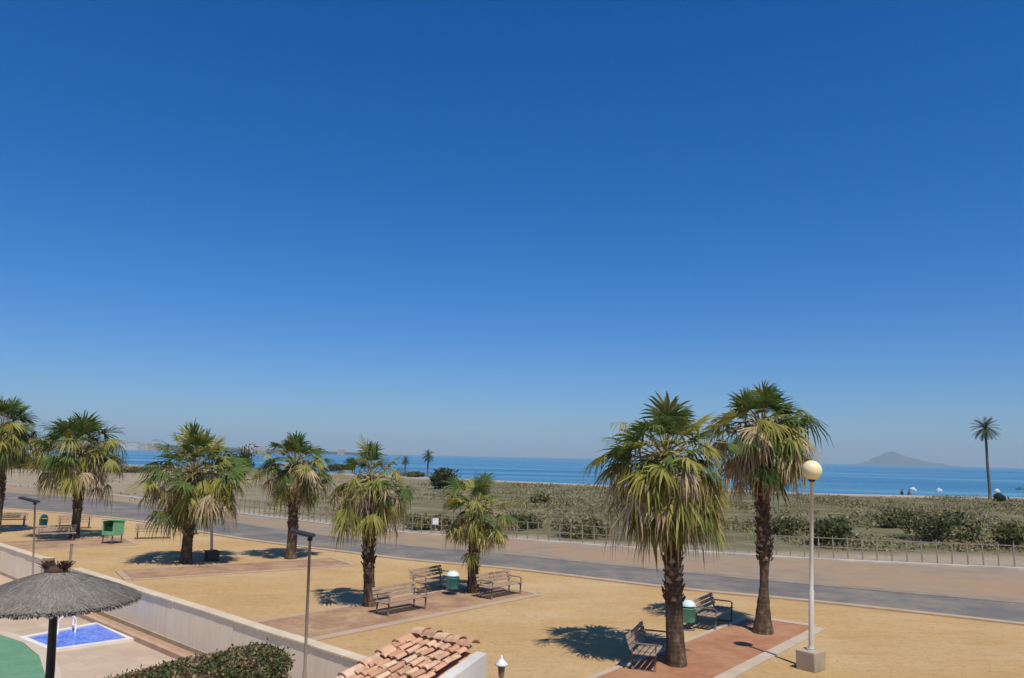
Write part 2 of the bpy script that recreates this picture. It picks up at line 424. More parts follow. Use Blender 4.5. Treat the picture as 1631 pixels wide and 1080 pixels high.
strip('kerb', off(fl, 0.0), off(fl, 0.22), 0.07, m_kerbw, 0.1)
strip('path', off(fl, 0.22), fb, 0.012, m_path)
strip('verge', off(far, -0.25), off(far, 0.35), 0.013, mottled('road_edge_stone', (0.20, 0.17, 0.13), (0.33, 0.27, 0.20), 0.8, 0.95))

# ------------------------------------------------------------------ fence along the dunes
m_fence = mottled('weathered_fence', (0.20, 0.18, 0.13), (0.36, 0.32, 0.24), 5, 0.85, 0.2, 40)
fx = smooth_line(fence_px, 12)
L = [0]
for a, b in zip(fx, fx[1:]): L.append(L[-1] + (b - a).length)
def along(s):
    for i in range(len(L) - 1):
        if L[i] <= s <= L[i + 1]: return fx[i].lerp(fx[i + 1], (s - L[i]) / (L[i + 1] - L[i]))
    return fx[-1]
fo = empty('dune_fence', fx[0], 0, 'long low post and rail fence between the promenade and the dunes', 'fence')
f0 = fx[0]; npost = 84
def lane(s): return along(s) - f0
for i in range(npost + 1):
    s = L[-1] * i / npost; p = lane(s); d = (along(min(s + .3, L[-1])) - along(max(s - .3, 0))); a = math.atan2(d.y, d.x)
    mbq = MB(); h = 0.98 + rnd.uniform(-0.04, 0.04)
    rot = Matrix.Rotation(a, 3, 'Z') @ Matrix.Rotation(rnd.uniform(-.03, .03), 3, 'Y')
    mbq.box((0, 0, h / 2 - 0.05), (0.045, 0.045, h + 0.1), rot); mbq.box((0, 0, h + 0.010), (0.055, 0.055, 0.018), rot)
    po = mbq.build('post', m_fence, fo); po.location = (p.x, p.y, 0)
for z in (0.90, 0.50):
    mbq = MB()
    for i in range(npost):
        a, b = lane(L[-1] * i / npost), lane(L[-1] * (i + 1) / npost)
        c = (a + b) / 2; d = b - a; an = math.atan2(d.y, d.x)
        mbq.box((c.x, c.y, z + 0.004 * (i % 2)), (d.length - 0.047, 0.025, 0.035), Matrix.Rotation(an, 3, 'Z'))
    mbq.build('rail', m_fence, fo)

# ------------------------------------------------------------------ dune scrub (ground cover) and bushes
m_scrub = leafy('dune_scrub_leaf', [(0, (0.135, 0.14, 0.04)), (0.4, (0.19, 0.18, 0.06)), (0.75, (0.26, 0.225, 0.11)), (1, (0.38, 0.31, 0.18))], 0.2)
m_scrub2 = leafy('dune_straw', [(0, (0.20, 0.16, 0.085)), (1, (0.40, 0.33, 0.21))], 0.2)
m_bush = leafy('bush_leaf_dark', [(0, (0.04, 0.055, 0.02)), (0.6, (0.08, 0.10, 0.035)), (1, (0.15, 0.155, 0.06))], 0.3)
m_bush2 = leafy('bush_leaf_olive', [(0, (0.085, 0.09, 0.03)), (0.6, (0.16, 0.155, 0.055)), (1, (0.26, 0.235, 0.10))], 0.3)
m_twig = mottled('bush_wood', (0.10, 0.07, 0.045), (0.2, 0.15, 0.1), 8)
def leafquad(mb, p, s, rg, m=0, up=0.0):
    d = Vector((rg.gauss(0, 1), rg.gauss(0, 1), rg.gauss(0, 0.7) + up)).normalized()
    e = d.cross(Vector((rg.gauss(0, 1), rg.gauss(0, 1), rg.gauss(0, 1)))).normalized()
    p = Vector(p); n = len(mb.v)
    mb.v += [tuple(p - e * s * 0.16), tuple(p + d * s * 0.55 - e * s * 0.3), tuple(p + d * s * 1.1), tuple(p + d * s * 0.55 + e * s * 0.3)]
    mb.f.append((n, n + 1, n + 2, n + 3)); mb.m.append(m)
rg = random.Random(21); mb = MB(); cnt = 0
while cnt < 9000:
    y = 40 + 170 * rg.random() ** 1.6; x = rg.uniform(-0.72, 0.76) * y
    z, v, b, d, t = terr(x, y)
    patch = noise.noise(Vector((x * 0.10, y * 0.06, 40))) + 0.5 * noise.noise(Vector((x * 0.35, y * 0.3, 12)))
    if d < 1.7 or rg.random() > v * (0.30 + 1.5 * patch) * (1 - 0.75 * sstep(-5, 30, -x)) or t > 0.8: 
        if rg.random() > 0.02: cnt += 0.15
        continue
    cnt += 1
    h = rg.uniform(0.06, 0.24) * (1 + max(0, patch)) * (2.6 if rg.random() < 0.07 else 1); r = rg.uniform(0.25, 0.7) * (1 + y / 120)
    m = 1 if rg.random() < 0.25 - 0.3 * patch + (0.25 if x < 12 else 0) else 0
    for k in range(9 if h < 0.4 else 34):
        a = rg.uniform(0, 6.28); q = r * math.sqrt(rg.random())
        leafquad(mb, (x + q * math.cos(a), y + q * math.sin(a), z + h * rg.random() * (1 - q / r * 0.5)), rg.uniform(0.09, 0.18) * (1 + y / 220), rg, m, 0.6)
sc = mb.build('dune_scrub', [m_scrub, m_scrub2]); tag(sc, 'low olive and straw coloured scrub covering the dunes behind the fence', 'scrub', None, 'stuff')

def bush(px, py, wpx, hpx, label, seed, mats=(None, None), group='bushes on the dunes', lobes=7, name='bush', hs=0.80):
    rg = random.Random(seed)
    b = G(px, py, 0.2); s = (atY(px + 1, py, b.y) - atY(px, py, b.y)).length
    w, h = wpx * s, hpx * s * hs
    z = min(terr(b.x, b.y)[0], 0.3)
    o = empty(name, (b.x, b.y, z), 0, label, name, group)
    mb = MB()
    cl = [(Vector((rg.uniform(-.36, .36) * w, rg.uniform(-.25, .25) * w, h * rg.uniform(0.25, 0.62))), rg.uniform(0.2, 0.36)) for _ in range(lobes)]
    n = int(min(4200, 700 + 420 * w * h))
    lf = max(0.08, min(0.30, 0.042 * b.y / 10))
    for i in range(n):
        c, k = cl[i % lobes]
        v = Vector((rg.gauss(0, 1), rg.gauss(0, 1), rg.gauss(0, 1))).normalized() * (rg.random() ** 0.45)
        p = c + Vector((v.x * w * k, v.y * w * k, v.z * h * min(k + .08, .4)))
        if p.z < 0.02: p.z = rg.uniform(0.02, 0.2 * h)
        if noise.noise(p * (1.6 / max(h, 1))) < -0.28: continue
        leafquad(mb, p, lf * rg.uniform(0.7, 1.3), rg, 0 if rg.random() < 0.75 else 1, 0.5)
    mb.build('foliage', [mats[0] or m_bush, mats[1] or m_bush2], o)
    st = MB()
    for c, k in cl: st.tube([(0.04 * rg.uniform(-1, 1), 0.04 * rg.uniform(-1, 1), 0), (c.x * .5, c.y * .5, c.z * .5), tuple(c)], [0.045, 0.03, 0.015], 6)
    st.build('stem', m_twig, o, True)
    return o
bush(1345, 862, 110, 62, 'dark spreading bush behind the fence just right of the globe lamp', 31)
bush(1500, 858, 105, 58, 'wide dark bush behind the fence, below the beach sunshades', 32)
bush(1612, 868, 90, 56, 'rounded olive bush behind the fence at the right edge of the photo', 33, (m_bush2, m_bush))
bush(1425, 842, 60, 34, 'grey green bush between the two dark bushes, nearer the sea', 34, (m_bush2, m_scrub))
bush(1250, 850, 60, 38, 'olive bush seen between the tallest palm trunk and the globe lamp', 35, (m_bush2, m_scrub))
bush(712, 778, 50, 36, 'dense dark green rounded tree bush in front of the sea', 36, (m_bush, m_bush), lobes=9, hs=1)
bush(540, 752, 44, 16, 'low dark bush by the shore between the two middle palms', 37, (m_bush, m_bush), lobes=5, hs=1)
bush(660, 758, 46, 12, 'flat bright green bush below the two little seaside palms', 38, (m_bush2, m_bush2), lobes=5)
bush(378, 764, 56, 62, 'tall grey green bush behind the broad palm beside the lamp', 39, (m_bush, m_bush2), lobes=9, hs=1)
bush(28, 746, 90, 30, 'dark bush mass on the sand at the far left', 40, (m_bush, m_bush2), lobes=8)
bush(860, 800, 40, 16, 'small brown olive bush on the open dune right of the short palm', 41, (m_bush2, m_scrub), lobes=5)
bush(925, 848, 90, 36, 'olive brown bush behind the fence left of the nearest palm', 42, (m_bush2, m_scrub2), lobes=8)
bush(690, 838, 80, 34, 'green olive bush behind the fence, left of the short palm', 43, (m_bush2, m_scrub), lobes=8)
bush(845, 838, 70, 30, 'round olive bush behind the fence just right of the short palm', 44, (m_bush2, m_bush), lobes=7)
bush(1597, 797, 22, 14, 'small very dark bush at the top of the beach beside the tall far palm', 45, (m_bush, m_bush), lobes=4, hs=1)
bush(200, 752, 60, 10, 'low olive bush strip on the sand beside the olive crowned palm', 46, (m_bush2, m_scrub2), lobes=5)

# ------------------------------------------------------------------ far feather palms
def feather_palm(px, by, topy, crown_px, label, seed, tw=0.2):
    rg = random.Random(seed)
    b = G(px, by, 0.0); z0 = min(0, terr(b.x, b.y)[0]); Y = b.y
    top = atY(px, topy, Y).z - z0; s = 1 / (F / Y)
    r = crown_px * s
    o = empty('feather_palm', (b.x, b.y, z0), 0, label, 'palm tree', 'slender palms by the beach')
    head = top - 0.55 * r
    mb = MB(); mb.tube([(0.02 * math.sin(k), 0, head * k / 10) for k in range(11)], [tw * (1.35 if k == 0 else 1.0 - 0.02 * k) for k in range(11)], 10)
    mb.build('trunk', mottled('slender_trunk', (0.10, 0.075, 0.055), (0.19, 0.15, 0.11), 3, 0.9, 0.5, 12), o, True)
    fm = MB()
    for i in range(34):
        t = i / 34; az = i * 2.39996; el = R(78 - 115 * t + rg.uniform(-8, 8))
        d = Vector((math.cos(az) * math.cos(el), math.sin(az) * math.cos(el), math.sin(el))); p = Vector((0, 0, head)); n = 9
        side = Vector((-math.sin(az), math.cos(az), 0))
        for k in range(n):
            d = (d + Vector((0, 0, -0.13))).normalized(); q = p + d * r * 1.15 / n
            w = r * 0.26 * math.sin(math.pi * (k + 1.2) / (n + 1.6))
            for sg in (-1, 1):
                for e in (0.25, 0.75):
                    c = p.lerp(q, e); tip = c + side * sg * w + d * w * 0.7 + Vector((0, 0, -0.35 * w))
                    fm.face([c - d * r * 0.02, c + d * r * 0.03, tip])
            fm.face([p - side * 0.02 * r, p + side * 0.02 * r, q + side * 0.015 * r, q - side * 0.015 * r])
            p = q
    fm.build('fronds', leafy('feather_frond', [(0, (0.035, 0.045, 0.02)), (1, (0.09, 0.10, 0.04))], 0.15), o)
feather_palm(1577, 795, 671, 21, 'tall slender palm standing alone at the beach on the right', 51, 0.19)
feather_palm(681, 755, 720, 11, 'short slender palm by the water left of the rounded dark bush', 52, 0.22)
feather_palm(645, 755, 729, 8, 'thinnest little palm by the water, left of its fuller neighbour', 53, 0.16)

# ------------------------------------------------------------------ paved beds
def brick_mat(name, c1, c2, mort, rot=0.0, sc=6.0):
    t = NT(name)
    mp = t.n('ShaderNodeMapping'); mp.inputs['Rotation'].default_value = (0, 0, rot); t.l(t.co, mp.inputs['Vector'])
    b = t.n('ShaderNodeTexBrick'); b.inputs['Scale'].default_value = sc; b.inputs['Color1'].default_value = (*c1, 1); b.inputs['Color2'].default_value = (*c2, 1)
    b.inputs['Mortar'].default_value = (*mort, 1); b.inputs['Mortar Size'].default_value = 0.012; b.inputs['Brick Width'].default_value = 0.9; b.inputs['Row Height'].default_value = 0.45
    t.l(mp.outputs['Vector'], b.inputs['Vector'])
    d = t.ramp(t.noise(1.3, 6, 0.7), [(0.35, (0.82, 0.80, 0.78)), (0.65, (1.05, 1.03, 1.0))])
    c = t.mix(1.0, b.outputs['Color'], d, 'MULTIPLY')
    # drifted sand over the paving
    c = t.mix(t.ramp(t.noise(0.9, 6, 0.75), [(0.44, (0, 0, 0)), (0.66, (0.85, 0.85, 0.85))]), c, (0.48, 0.33, 0.18) if name == 'pink_paving' else (0.44, 0.25, 0.14))
    t.bump(b.outputs['Fac'], 0.25, -0.01)
    return t.fin(c, 0.92, 0.15)
def bed(P, Q, s0, s1, width, mat, kw=0.30, km=None):
    km = km or m_edge
    P, Q = G(*P), G(*Q); u = (Q - P).normalized(); n = Vector((-u.y, u.x, 0)); ln = (Q - P).length
    a, b = P + u * s0, P + u * (ln + s1)
    sheet('paving', [a, b, b + n * width, a + n * width], 0.016, mat, thick=0.03)
    for (o0, o1) in ((-kw, 0.0), (width, width + 0.14)):
        sheet('kerb', [a + n * o0, b + n * o0, b + n * o1, a + n * o1], 0.034, km, thick=0.06)
    for (e0, e1) in ((a - u * kw, a), (b, b + u * kw)):
        sheet('kerb', [e0 + n * 0.0, e1 + n * 0.0, e1 + n * width, e0 + n * width], 0.033, km, thick=0.06)
    return u, n
m_edge = mottled('bed_edge', (0.40, 0.29, 0.19), (0.50, 0.37, 0.25), 2.0, 0.9, 0.3, 30)
m_red = brick_mat('red_paving', (0.43, 0.205, 0.115), (0.36, 0.165, 0.09), (0.34, 0.21, 0.14), 0.9)
m_pink = brick_mat('pink_paving', (0.38, 0.235, 0.15), (0.31, 0.185, 0.12), (0.28, 0.19, 0.13), 0.9)
u2, n2 = bed((1140, 1080), (1292, 1003), -2.5, 0.3, 1.75, m_red, 0.30, mottled('bed_kerb', (0.44, 0.35, 0.25), (0.54, 0.44, 0.33), 2.0, 0.9, 0.3, 30))
u1, n1 = bed((600, 997), (852, 947), -2.6, 0.0, 2.3, m_pink)
u3, n3 = bed((210, 924), (560, 901), 0, 0, 2.2, m_pink, 0.22)
u4, n4 = bed((-80, 882), (215, 868), 0, 0, 3.4, m_pink, 0.22)

# ------------------------------------------------------------------ benches
m_slat = mottled('bench_wood', (0.27, 0.185, 0.125), (0.42, 0.31, 0.22), 4, 0.75, 0.3, 20)
m_iron = mottled('bench_iron', (0.11, 0.085, 0.07), (0.19, 0.15, 0.12), 8, 0.6)
m_conc = mottled('concrete', (0.42, 0.33, 0.235), (0.50, 0.40, 0.29), 3, 0.9, 0.4, 25, c3=(0.34, 0.27, 0.19), scale2=1.5)
def make_bench():
    o = empty('park_bench', (0, 0, 0))
    tag(o, 'x', 'bench', 'slatted benches on the plaza')
    st = MB()
    for k in range(4): st.box((0, -0.20 + 0.13 * k, 0.445 + (0.004 if k == 0 else 0.0)), (1.7, 0.10, 0.035))
    st.build('seat', m_slat, o, bevel=0.008)
    bk = MB(); rx = Matrix.Rotation(R(-14), 3, 'X')
    for k in range(3): bk.box((0, 0.30 + 0.033 * k, 0.57 + 0.125 * k), (1.7, 0.03, 0.10), rx)
    bk.build('backrest', m_slat, o, bevel=0.008)
    for x in (-0.72, 0.72):
        lg = MB()
        lg.tube([(x, -0.22, 0.0), (x, -0.235, 0.42)], 0.026, 6)
        lg.tube([(x, 0.27, 0.0), (x, 0.26, 0.42), (x, 0.305, 0.55), (x, 0.40, 0.86)], 0.026, 6)
        lg.tube([(x, -0.26, 0.405), (x, 0.27, 0.405)], 0.024, 6)
        lg.tube([(x, -0.25, 0.02), (x, 0.29, 0.02)], 0.02, 6)
        lg.build('leg', m_iron, o, True)
        ar = MB(); ar.tube([(x, -0.235, 0.42), (x, -0.25, 0.63), (x, -0.20, 0.67), (x, 0.28, 0.67)], 0.022, 6)
        ar.build('armrest', m_iron, o, True)
    return o
proto = make_bench(); used = False
def bench(px, py, ang, label):
    global used
    p = G(px, py); o = copy_tree(proto) if used else proto; used = True; o.scale = (0.95, 0.95, 0.80)
    o.location = (p.x, p.y, 0.016 if label.endswith('bed') else 0.0); o.rotation_euler = (0, 0, ang); o['label'] = label
    return o
a1 = math.atan2(u1.y, u1.x); a2 = math.atan2(u2.y, u2.x); a3 = math.atan2(u3.y, u3.x); a4 = math.atan2(u4.y, u4.x)
bench(640, 975, a1, 'nearest slatted bench of the pink bed, its back to the near end palm trunk')
bench(798, 950, a1, 'slatted bench on the far end of the pink bed, right of the short palm')
bench(690, 941, a1 + 0.12, 'slatted bench beside the turquoise and white bin')
bench(1140, 996, a2 + 0.1, 'slatted bench between the two big right hand palm trunks')
bench(1037, 1057, a2 + 0.3, 'slatted bench in the shade left of the nearest palm trunk')
bench(243, 858, a3 - 0.2, 'lone slatted bench between the green bin and the broad palm')
bench(88, 862, a4 - 0.1, 'slatted bench at the foot of the olive crowned palm, nearest the yard gate')
bench(14, 838, a4 - 0.2, 'slatted bench cut by the left edge of the photo')
bench(118, 842, a4 - 0.1, 'slatted bench behind the trunk of the olive crowned palm')

# ------------------------------------------------------------------ litter bins
def litter_bin(px, py, h, r, body, lid, label, name='litter_bin', yaw=0.6):
    p = G(px, py)
    o = empty(name, (p.x, p.y, 0.0), yaw, label, 'litter bin', 'litter bins on the plaza')
    b0 = h * 0.30
    mb = MB(); mb.lathe([(0.0, b0), (r * 0.80, b0), (r * 0.88, b0 + 0.03), (r, h * 0.80), (r * 1.03, h * 0.80), (r * 1.03, h * 0.83), (r * 0.90, h * 0.83), (r * 0.86, b0 + 0.08), (0, b0 + 0.08)], n=24)
    mb.build('body', body, o, True)
    mb = MB(); mb.lathe([(r * 1.0, h * 0.90), (r * 0.98, h * 0.93), (r * 0.80, h * 1.03), (r * 0.45, h * 1.10), (0, h * 1.12)], n=24)
    mb.lathe([(0, h * 0.905), (r * 0.97, h * 0.905)], n=24)
    lo = mb.build('lid', lid, o, True)
    st = MB()
    for k in range(3):
        a = 2.09 * k; st.box((r * 0.93 * math.cos(a), r * 0.93 * math.sin(a), h * 0.865), (0.03, 0.03, h * 0.09))
    st.build('lid_bracket', m_iron, lo)
    ps = MB(); ps.tube([(0, 0, 0), (0, 0, b0)], 0.05, 10); ps.lathe([(0.0, 0.025), (0.16, 0.025), (0.17, 0.0)], n=16)
    ps.build('post', m_iron, o, True)
    return o
m_turq = mottled('bin_turquoise', (0.06, 0.30, 0.30), (0.09, 0.38, 0.37), 5, 0.45, 0, spec=0.5)
m_teal = mottled('bin_teal', (0.10, 0.36, 0.26), (0.14, 0.44, 0.33), 5, 0.5, 0, spec=0.5)
m_binw = mottled('bin_white', (0.55, 0.70, 0.72), (0.68, 0.80, 0.80), 5, 0.45, 0, spec=0.5)
m_bing = mottled('bin_green', (0.11, 0.36, 0.15), (0.19, 0.46, 0.24), 5, 0.5, 0, spec=0.5)
litter_bin(720, 948, 0.66, 0.22, m_turq, m_binw, 'round turquoise bin with a white lid on the pink bed')
litter_bin(1097, 1003, 0.66, 0.19, m_teal, m_binw, 'pale teal bin just behind the nearest palm trunk')
litter_bin(67, 850, 0.85, 0.19, m_teal, m_teal, 'teal bin on the left beside the olive crowned palm')
litter_bin(312, 851, 0.8, 0.2, m_teal, m_teal, 'small teal bin partly behind the broad palm trunk')
# green box bin on legs
p = G(178, 866)
o = empty('litter_bin', (p.x, p.y, 0), R(70), 'bright green box bin on legs with a dark open side', 'litter bin', 'litter bins on the plaza')
mb = MB()
for c, s in (((0.0, 0.31, 0.70), (0.62, 0.04, 0.62)), ((0.29, 0, 0.70), (0.04, 0.58, 0.62)), ((0.0, -0.31, 0.70), (0.62, 0.04, 0.62)), ((-0.29, 0, 0.48), (0.04, 0.58, 0.18)), ((0, 0, 0.40), (0.54, 0.58, 0.03))): mb.box(c, s)
mb.build('body', m_bing, o, bevel=0.01)
mb = MB(); mb.box((0, 0, 1.045), (0.72, 0.74, 0.05), Matrix.Rotation(R(6), 3, 'Y')); mb.build('lid', m_bing, o, bevel=0.015)
mb = MB(); mb.box((0.0, 0.0, 0.62), (0.50, 0.54, 0.34)); mb.build('liner', mottled('bin_liner', (0.01, 0.03, 0.012), (0.02, 0.05, 0.02), 6), o)
for x, y in ((-.26, -.27), (.26, -.27), (-.26, .27), (.26, .27)):
    mb = MB(); mb.box((x, y, 0.193), (0.04, 0.04, 0.384)); mb.build('leg', m_iron, o)

# ------------------------------------------------------------------ globe lamps
def globe_mat():
    t = NT('lamp_globe')
    sx = t.n('ShaderNodeSeparateXYZ'); t.l(t.co, sx.inputs[0])
    age = t.ramp(t.noise(3, 3, 0.5), [(0.3, (0.86, 0.74, 0.38)), (0.7, (0.88, 0.80, 0.50))])
    t.fin(age, 0.25, 0.5)
    t.b.inputs['Subsurface Weight'].default_value = 0.4; t.b.inputs['Subsurface Radius'].default_value = (0.1, 0.07, 0.03)
    return t.mat
m_globe = globe_mat()
m_pole = mottled('lamp_pole', (0.50, 0.48, 0.42), (0.62, 0.59, 0.52), 3, 0.4, 0, spec=0.5)
m_black = mottled('black_metal', (0.02, 0.02, 0.022), (0.045, 0.04, 0.04), 6, 0.5)
def globe_lamp(bx, by, topx, topy, label, block):
    p = G(bx, by); Y = p.y; zc = atY(topx, topy, Y); H = zc.z; lx = zc.x - p.x
    o = empty('globe_lamp', (p.x, p.y, 0), 0, label, 'street lamp', 'globe lamps on the plaza')
    mb = MB(); mb.box((0, 0, 0.19), (0.44, 0.44, 0.40), Matrix.Rotation(R(38), 3, 'Z'))
    mb.build('base_block', block, o, bevel=0.02)
    at = lambda z: (lx * z / H, 0, z)
    mb = MB(); mb.tube([at(0.38), at(0.5), at(1.6), at(1.62), at(H - 0.22)], [0.062, 0.055, 0.055, 0.042, 0.038], 12)
    mb.tube([at(0.39), at(0.42)], 0.10, 12); mb.build('pole', m_pole, o, True)
    mb = MB(); mb.tube([at(H - 0.25), at(H - 0.20), at(H - 0.17)], [0.05, 0.085, 0.10], 14); mb.build('collar', m_black, o, True)
    mb = MB(); q = at(H)
    mb.lathe([(0.215 * math.cos(R(a)), 0.215 * math.sin(R(a))) for a in range(-84, 91, 6)], q, 28)
    mb.build('globe', m_globe, o, True)
    return o
globe_lamp(1292, 1066, 1293, 749, 'globe street lamp with a yellowed white ball in front of the sea', m_conc)
globe_lamp(337, 893, 338, 722, 'globe street lamp on a shade coloured block, its ball hidden by the broad palm', mottled('shaded_block', (0.06, 0.045, 0.04), (0.12, 0.085, 0.07), 4, 0.9))  # block colour darkened to paint in the palm's shade

# ------------------------------------------------------------------ slim yard lamps with flat heads
m_ypole = mottled('yard_pole', (0.22, 0.18, 0.14), (0.32, 0.26, 0.21), 4, 0.6)
def yard_lamp(px_top, py_top, px_bot, py_bot, Y, label, w):
    t = atY(px_top, py_top, Y); bq = atY(px_bot, py_bot, Y)
    sl = (t.x - bq.x) / (t.z - bq.z); x0 = t.x - sl * t.z; H = t.z
    o = empty('yard_lamp', (x0, Y, 0), 0, label, 'lamp', 'slim yard lamps by the wall')
    mb = MB(); mb.tube([(0, 0, 0), (sl * 1.0, 0, 1.0), (sl * 1.02, 0, 1.02), (sl * H, 0, H)], [0.034, 0.034, 0.024, 0.022], 10)
    mb.lathe([(0.0, 0.03), (0.09, 0.03), (0.10, 0.0)], n=14); mb.build('pole', m_ypole, o, True)
    mb = MB(); rt = Matrix.Rotation(R(12), 3, 'Y')
    mb.box((sl * H - w * 0.32, 0, H + 0.03 + w * 0.06), (w, 0.20, 0.045), rt); hd = mb.build('head', m_black, o, bevel=0.012)
    mb = MB(); mb.box((sl * H - w * 0.36, 0, H + 0.002 + w * 0.065), (w * 0.7, 0.15, 0.006), rt)
    mb.build('lens', mottled('lamp_lens', (0.5, 0.5, 0.48), (0.6, 0.6, 0.58), 5, 0.2), hd)
    mb = MB(); mb.tube([(sl * H, 0, H - 0.06), (sl * H, 0, H + 0.01)], 0.04, 10); mb.build('bracket', m_black, o, True)
yard_lamp(494, 855, 485, 1080, 12.3, 'slim dark yard lamp with a flat head in front of the plaza', 0.36)
yard_lamp(56, 800, 52, 920, 20.6, 'slim yard lamp with a flat head behind the thatched parasol', 0.50)

# ------------------------------------------------------------------ yard wall
def wall_mat():
    t = NT('wall_render')
    c = t.ramp(t.noise(1.3, 6, 0.7), [(0.3, (0.82, 0.69, 0.50)), (0.7, (0.88, 0.76, 0.57))])
    c = t.mix(1.0, c, t.ramp(t.noise(1.6, 6, 0.75, stretch=(3.0, 3.0, 0.25)), [(0.36, (0.90, 0.88, 0.86)), (0.50, (1, 1, 1))]), 'MULTIPLY')
    t.bump(t.noise(18, 4, 0.7), 0.2, 0.02)
    return t.fin(c, 0.92, 0.15)
m_wall = wall_mat()
m_cope = mottled('wall_coping', (0.52, 0.42, 0.29), (0.68, 0.57, 0.42), 1.6, 0.9, 0.2, 20)
WH = 0.92
WA = G(115, 905, WH); WB = G(566, 1049, WH); wu = (WB - WA); wu.z = 0; wu.normalize(); wn = Vector((wu.y, -wu.x, 0))
if wn.dot(-WA) < 0: wn = -wn
wang = math.atan2(wu.y, wu.x)
def wall(name, P, length, label, round_end=False):
    o = empty(name, (P.x, P.y, 0), wang, label, 'wall', 'low walls of the pool yard')
    inn = 1 if (Matrix.Rotation(-wang, 3, 'Z') @ wn).y > 0 else -1
    mb = MB()
    mb.box((length / 2, -inn * 0.10, WH / 2 - 0.03), (length, 0.20, WH - 0.06)); mb.build('wall_body', m_wall, o)
    mb = MB()
    nb = int(length / 0.9)
    for k in range(nb): mb.box(((k + .5) * length / nb, -inn * 0.10 + rnd.uniform(-.006, .006), WH - 0.028 + rnd.uniform(-.004, .004)), (length / nb - 0.012, 0.26, 0.06))
    mb.build('coping', m_cope, o, bevel=0.015)
    mb = MB(); mb.box((length / 2, inn * 0.012, 0.05), (length, 0.024, 0.10)); mb.build('plinth', m_kerb, o)
    if round_end:
        mb = MB(); mb.tube([(length, -inn * 0.10, 0), (length, -inn * 0.10, WH + 0.04)], 0.17, 20); mb.build('end_pillar', m_cope, o, True)
    return o
Lw = (WB - WA).length
wall('yard_wall', WA, Lw + 0.6, 'long low rendered wall with pale coping running to the tiled roof hut')
WL = G(47, 893, WH); e = (WA - WL); gap = abs(e.dot(wu))
WL2 = WA - wu * gap
wall('yard_wall', WL2 - wu * 9, 9 - 0.0, 'low rendered wall behind the thatched parasol, left of the gate gap', True)
def gate_post(P, h, label):
    o = empty('gate_post', (P.x, P.y, 0), wang, label, 'gate post', 'gate posts in the wall gap')
    mb = MB(); mb.box((0, 0, h / 2), (0.06, 0.06, h)); mb.build('shaft', m_ypole, o, bevel=0.006)
    mb = MB(); mb.box((0, 0, h + 0.012), (0.085, 0.085, 0.024)); mb.build('cap', m_ypole, o, bevel=0.006)
    mb = MB(); mb.box((0, 0, 0.008), (0.16, 0.16, 0.016)); mb.build('foot_plate', m_ypole, o)
gate_post(WA - wu * 0.22, 1.55, 'thin dark metal post at the start of the long wall')

# ------------------------------------------------------------------ pool yard
def tile_mat():
    t = NT('terrace_tile')
    mp = t.n('ShaderNodeMapping'); mp.inputs['Rotation'].default_value = (0, 0, -wang); t.l(t.co, mp.inputs['Vector'])
    b = t.n('ShaderNodeTexBrick'); b.offset = 0.0; b.inputs['Scale'].default_value = 2.4; b.inputs['Brick Width'].default_value = 1.0; b.inputs['Row Height'].default_value = 1.0
    b.inputs['Color1'].default_value = (0.55, 0.43, 0.31, 1); b.inputs['Color2'].default_value = (0.50, 0.385, 0.28, 1); b.inputs['Mortar'].default_value = (0.42, 0.32, 0.24, 1); b.inputs['Mortar Size'].default_value = 0.012
    t.l(mp.outputs['Vector'], b.inputs['Vector'])
    c = t.mix(1.0, b.outputs['Color'], t.ramp(t.noise(0.9, 6, 0.7), [(0.3, (0.86, 0.84, 0.82)), (0.7, (1.06, 1.05, 1.03))]), 'MULTIPLY')
    return t.fin(c, 0.85, 0.2)
inner = WA + wn * 0.0
t0 = WA - wu * 14; t1 = WA + wu * (Lw + 0.6)
sheet('terrace', [t0, t1, t1 + wn * 16, t0 + wn * 16], 0.004, tile_mat())
# narrow soil strip with kerb inside the wall
sA = WA + wu * 1.6 + wn * 0.03; sB = WA + wu * (Lw + 0.5) + wn * 0.03
sheet('soil', [sA, sB, sB + wn * 0.36, sA + wn * 0.36], 0.012, mottled('strip_soil', (0.33, 0.215, 0.14), (0.44, 0.30, 0.20), 6, 0.95, 0.5, 30))
sheet('kerb', [sA + wn * 0.36, sB + wn * 0.36, sB + wn * 0.48, sA + wn * 0.48], 0.11, mottled('terracotta_kerb', (0.40, 0.25, 0.16), (0.52, 0.36, 0.25), 3, 0.9), thick=0.12)
def water_mat(name, c1, c2, rough, caustic=0.5):
    t = NT(name)
    c = t.ramp(t.noise(2.2, 5, 0.6), [(0.35, c1), (0.7, c2)])
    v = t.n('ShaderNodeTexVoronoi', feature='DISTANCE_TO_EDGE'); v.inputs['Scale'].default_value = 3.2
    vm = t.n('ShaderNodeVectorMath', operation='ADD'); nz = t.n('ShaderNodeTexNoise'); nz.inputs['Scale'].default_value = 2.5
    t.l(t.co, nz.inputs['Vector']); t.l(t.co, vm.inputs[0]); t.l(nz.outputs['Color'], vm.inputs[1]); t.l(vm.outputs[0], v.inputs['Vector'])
    c = t.mix(t.ramp(v.outputs['Distance'], [(0.0, (caustic, caustic, caustic)), (0.10, (0, 0, 0))]), c, tuple(min(1, q * 1.6 + 0.10) for q in c2))  # pale cell edges paint caustic light into the water colour
    t.bump(t.noise(5, 3, 0.6), 0.35, 0.03)
    return t.fin(c, rough, 0.5)
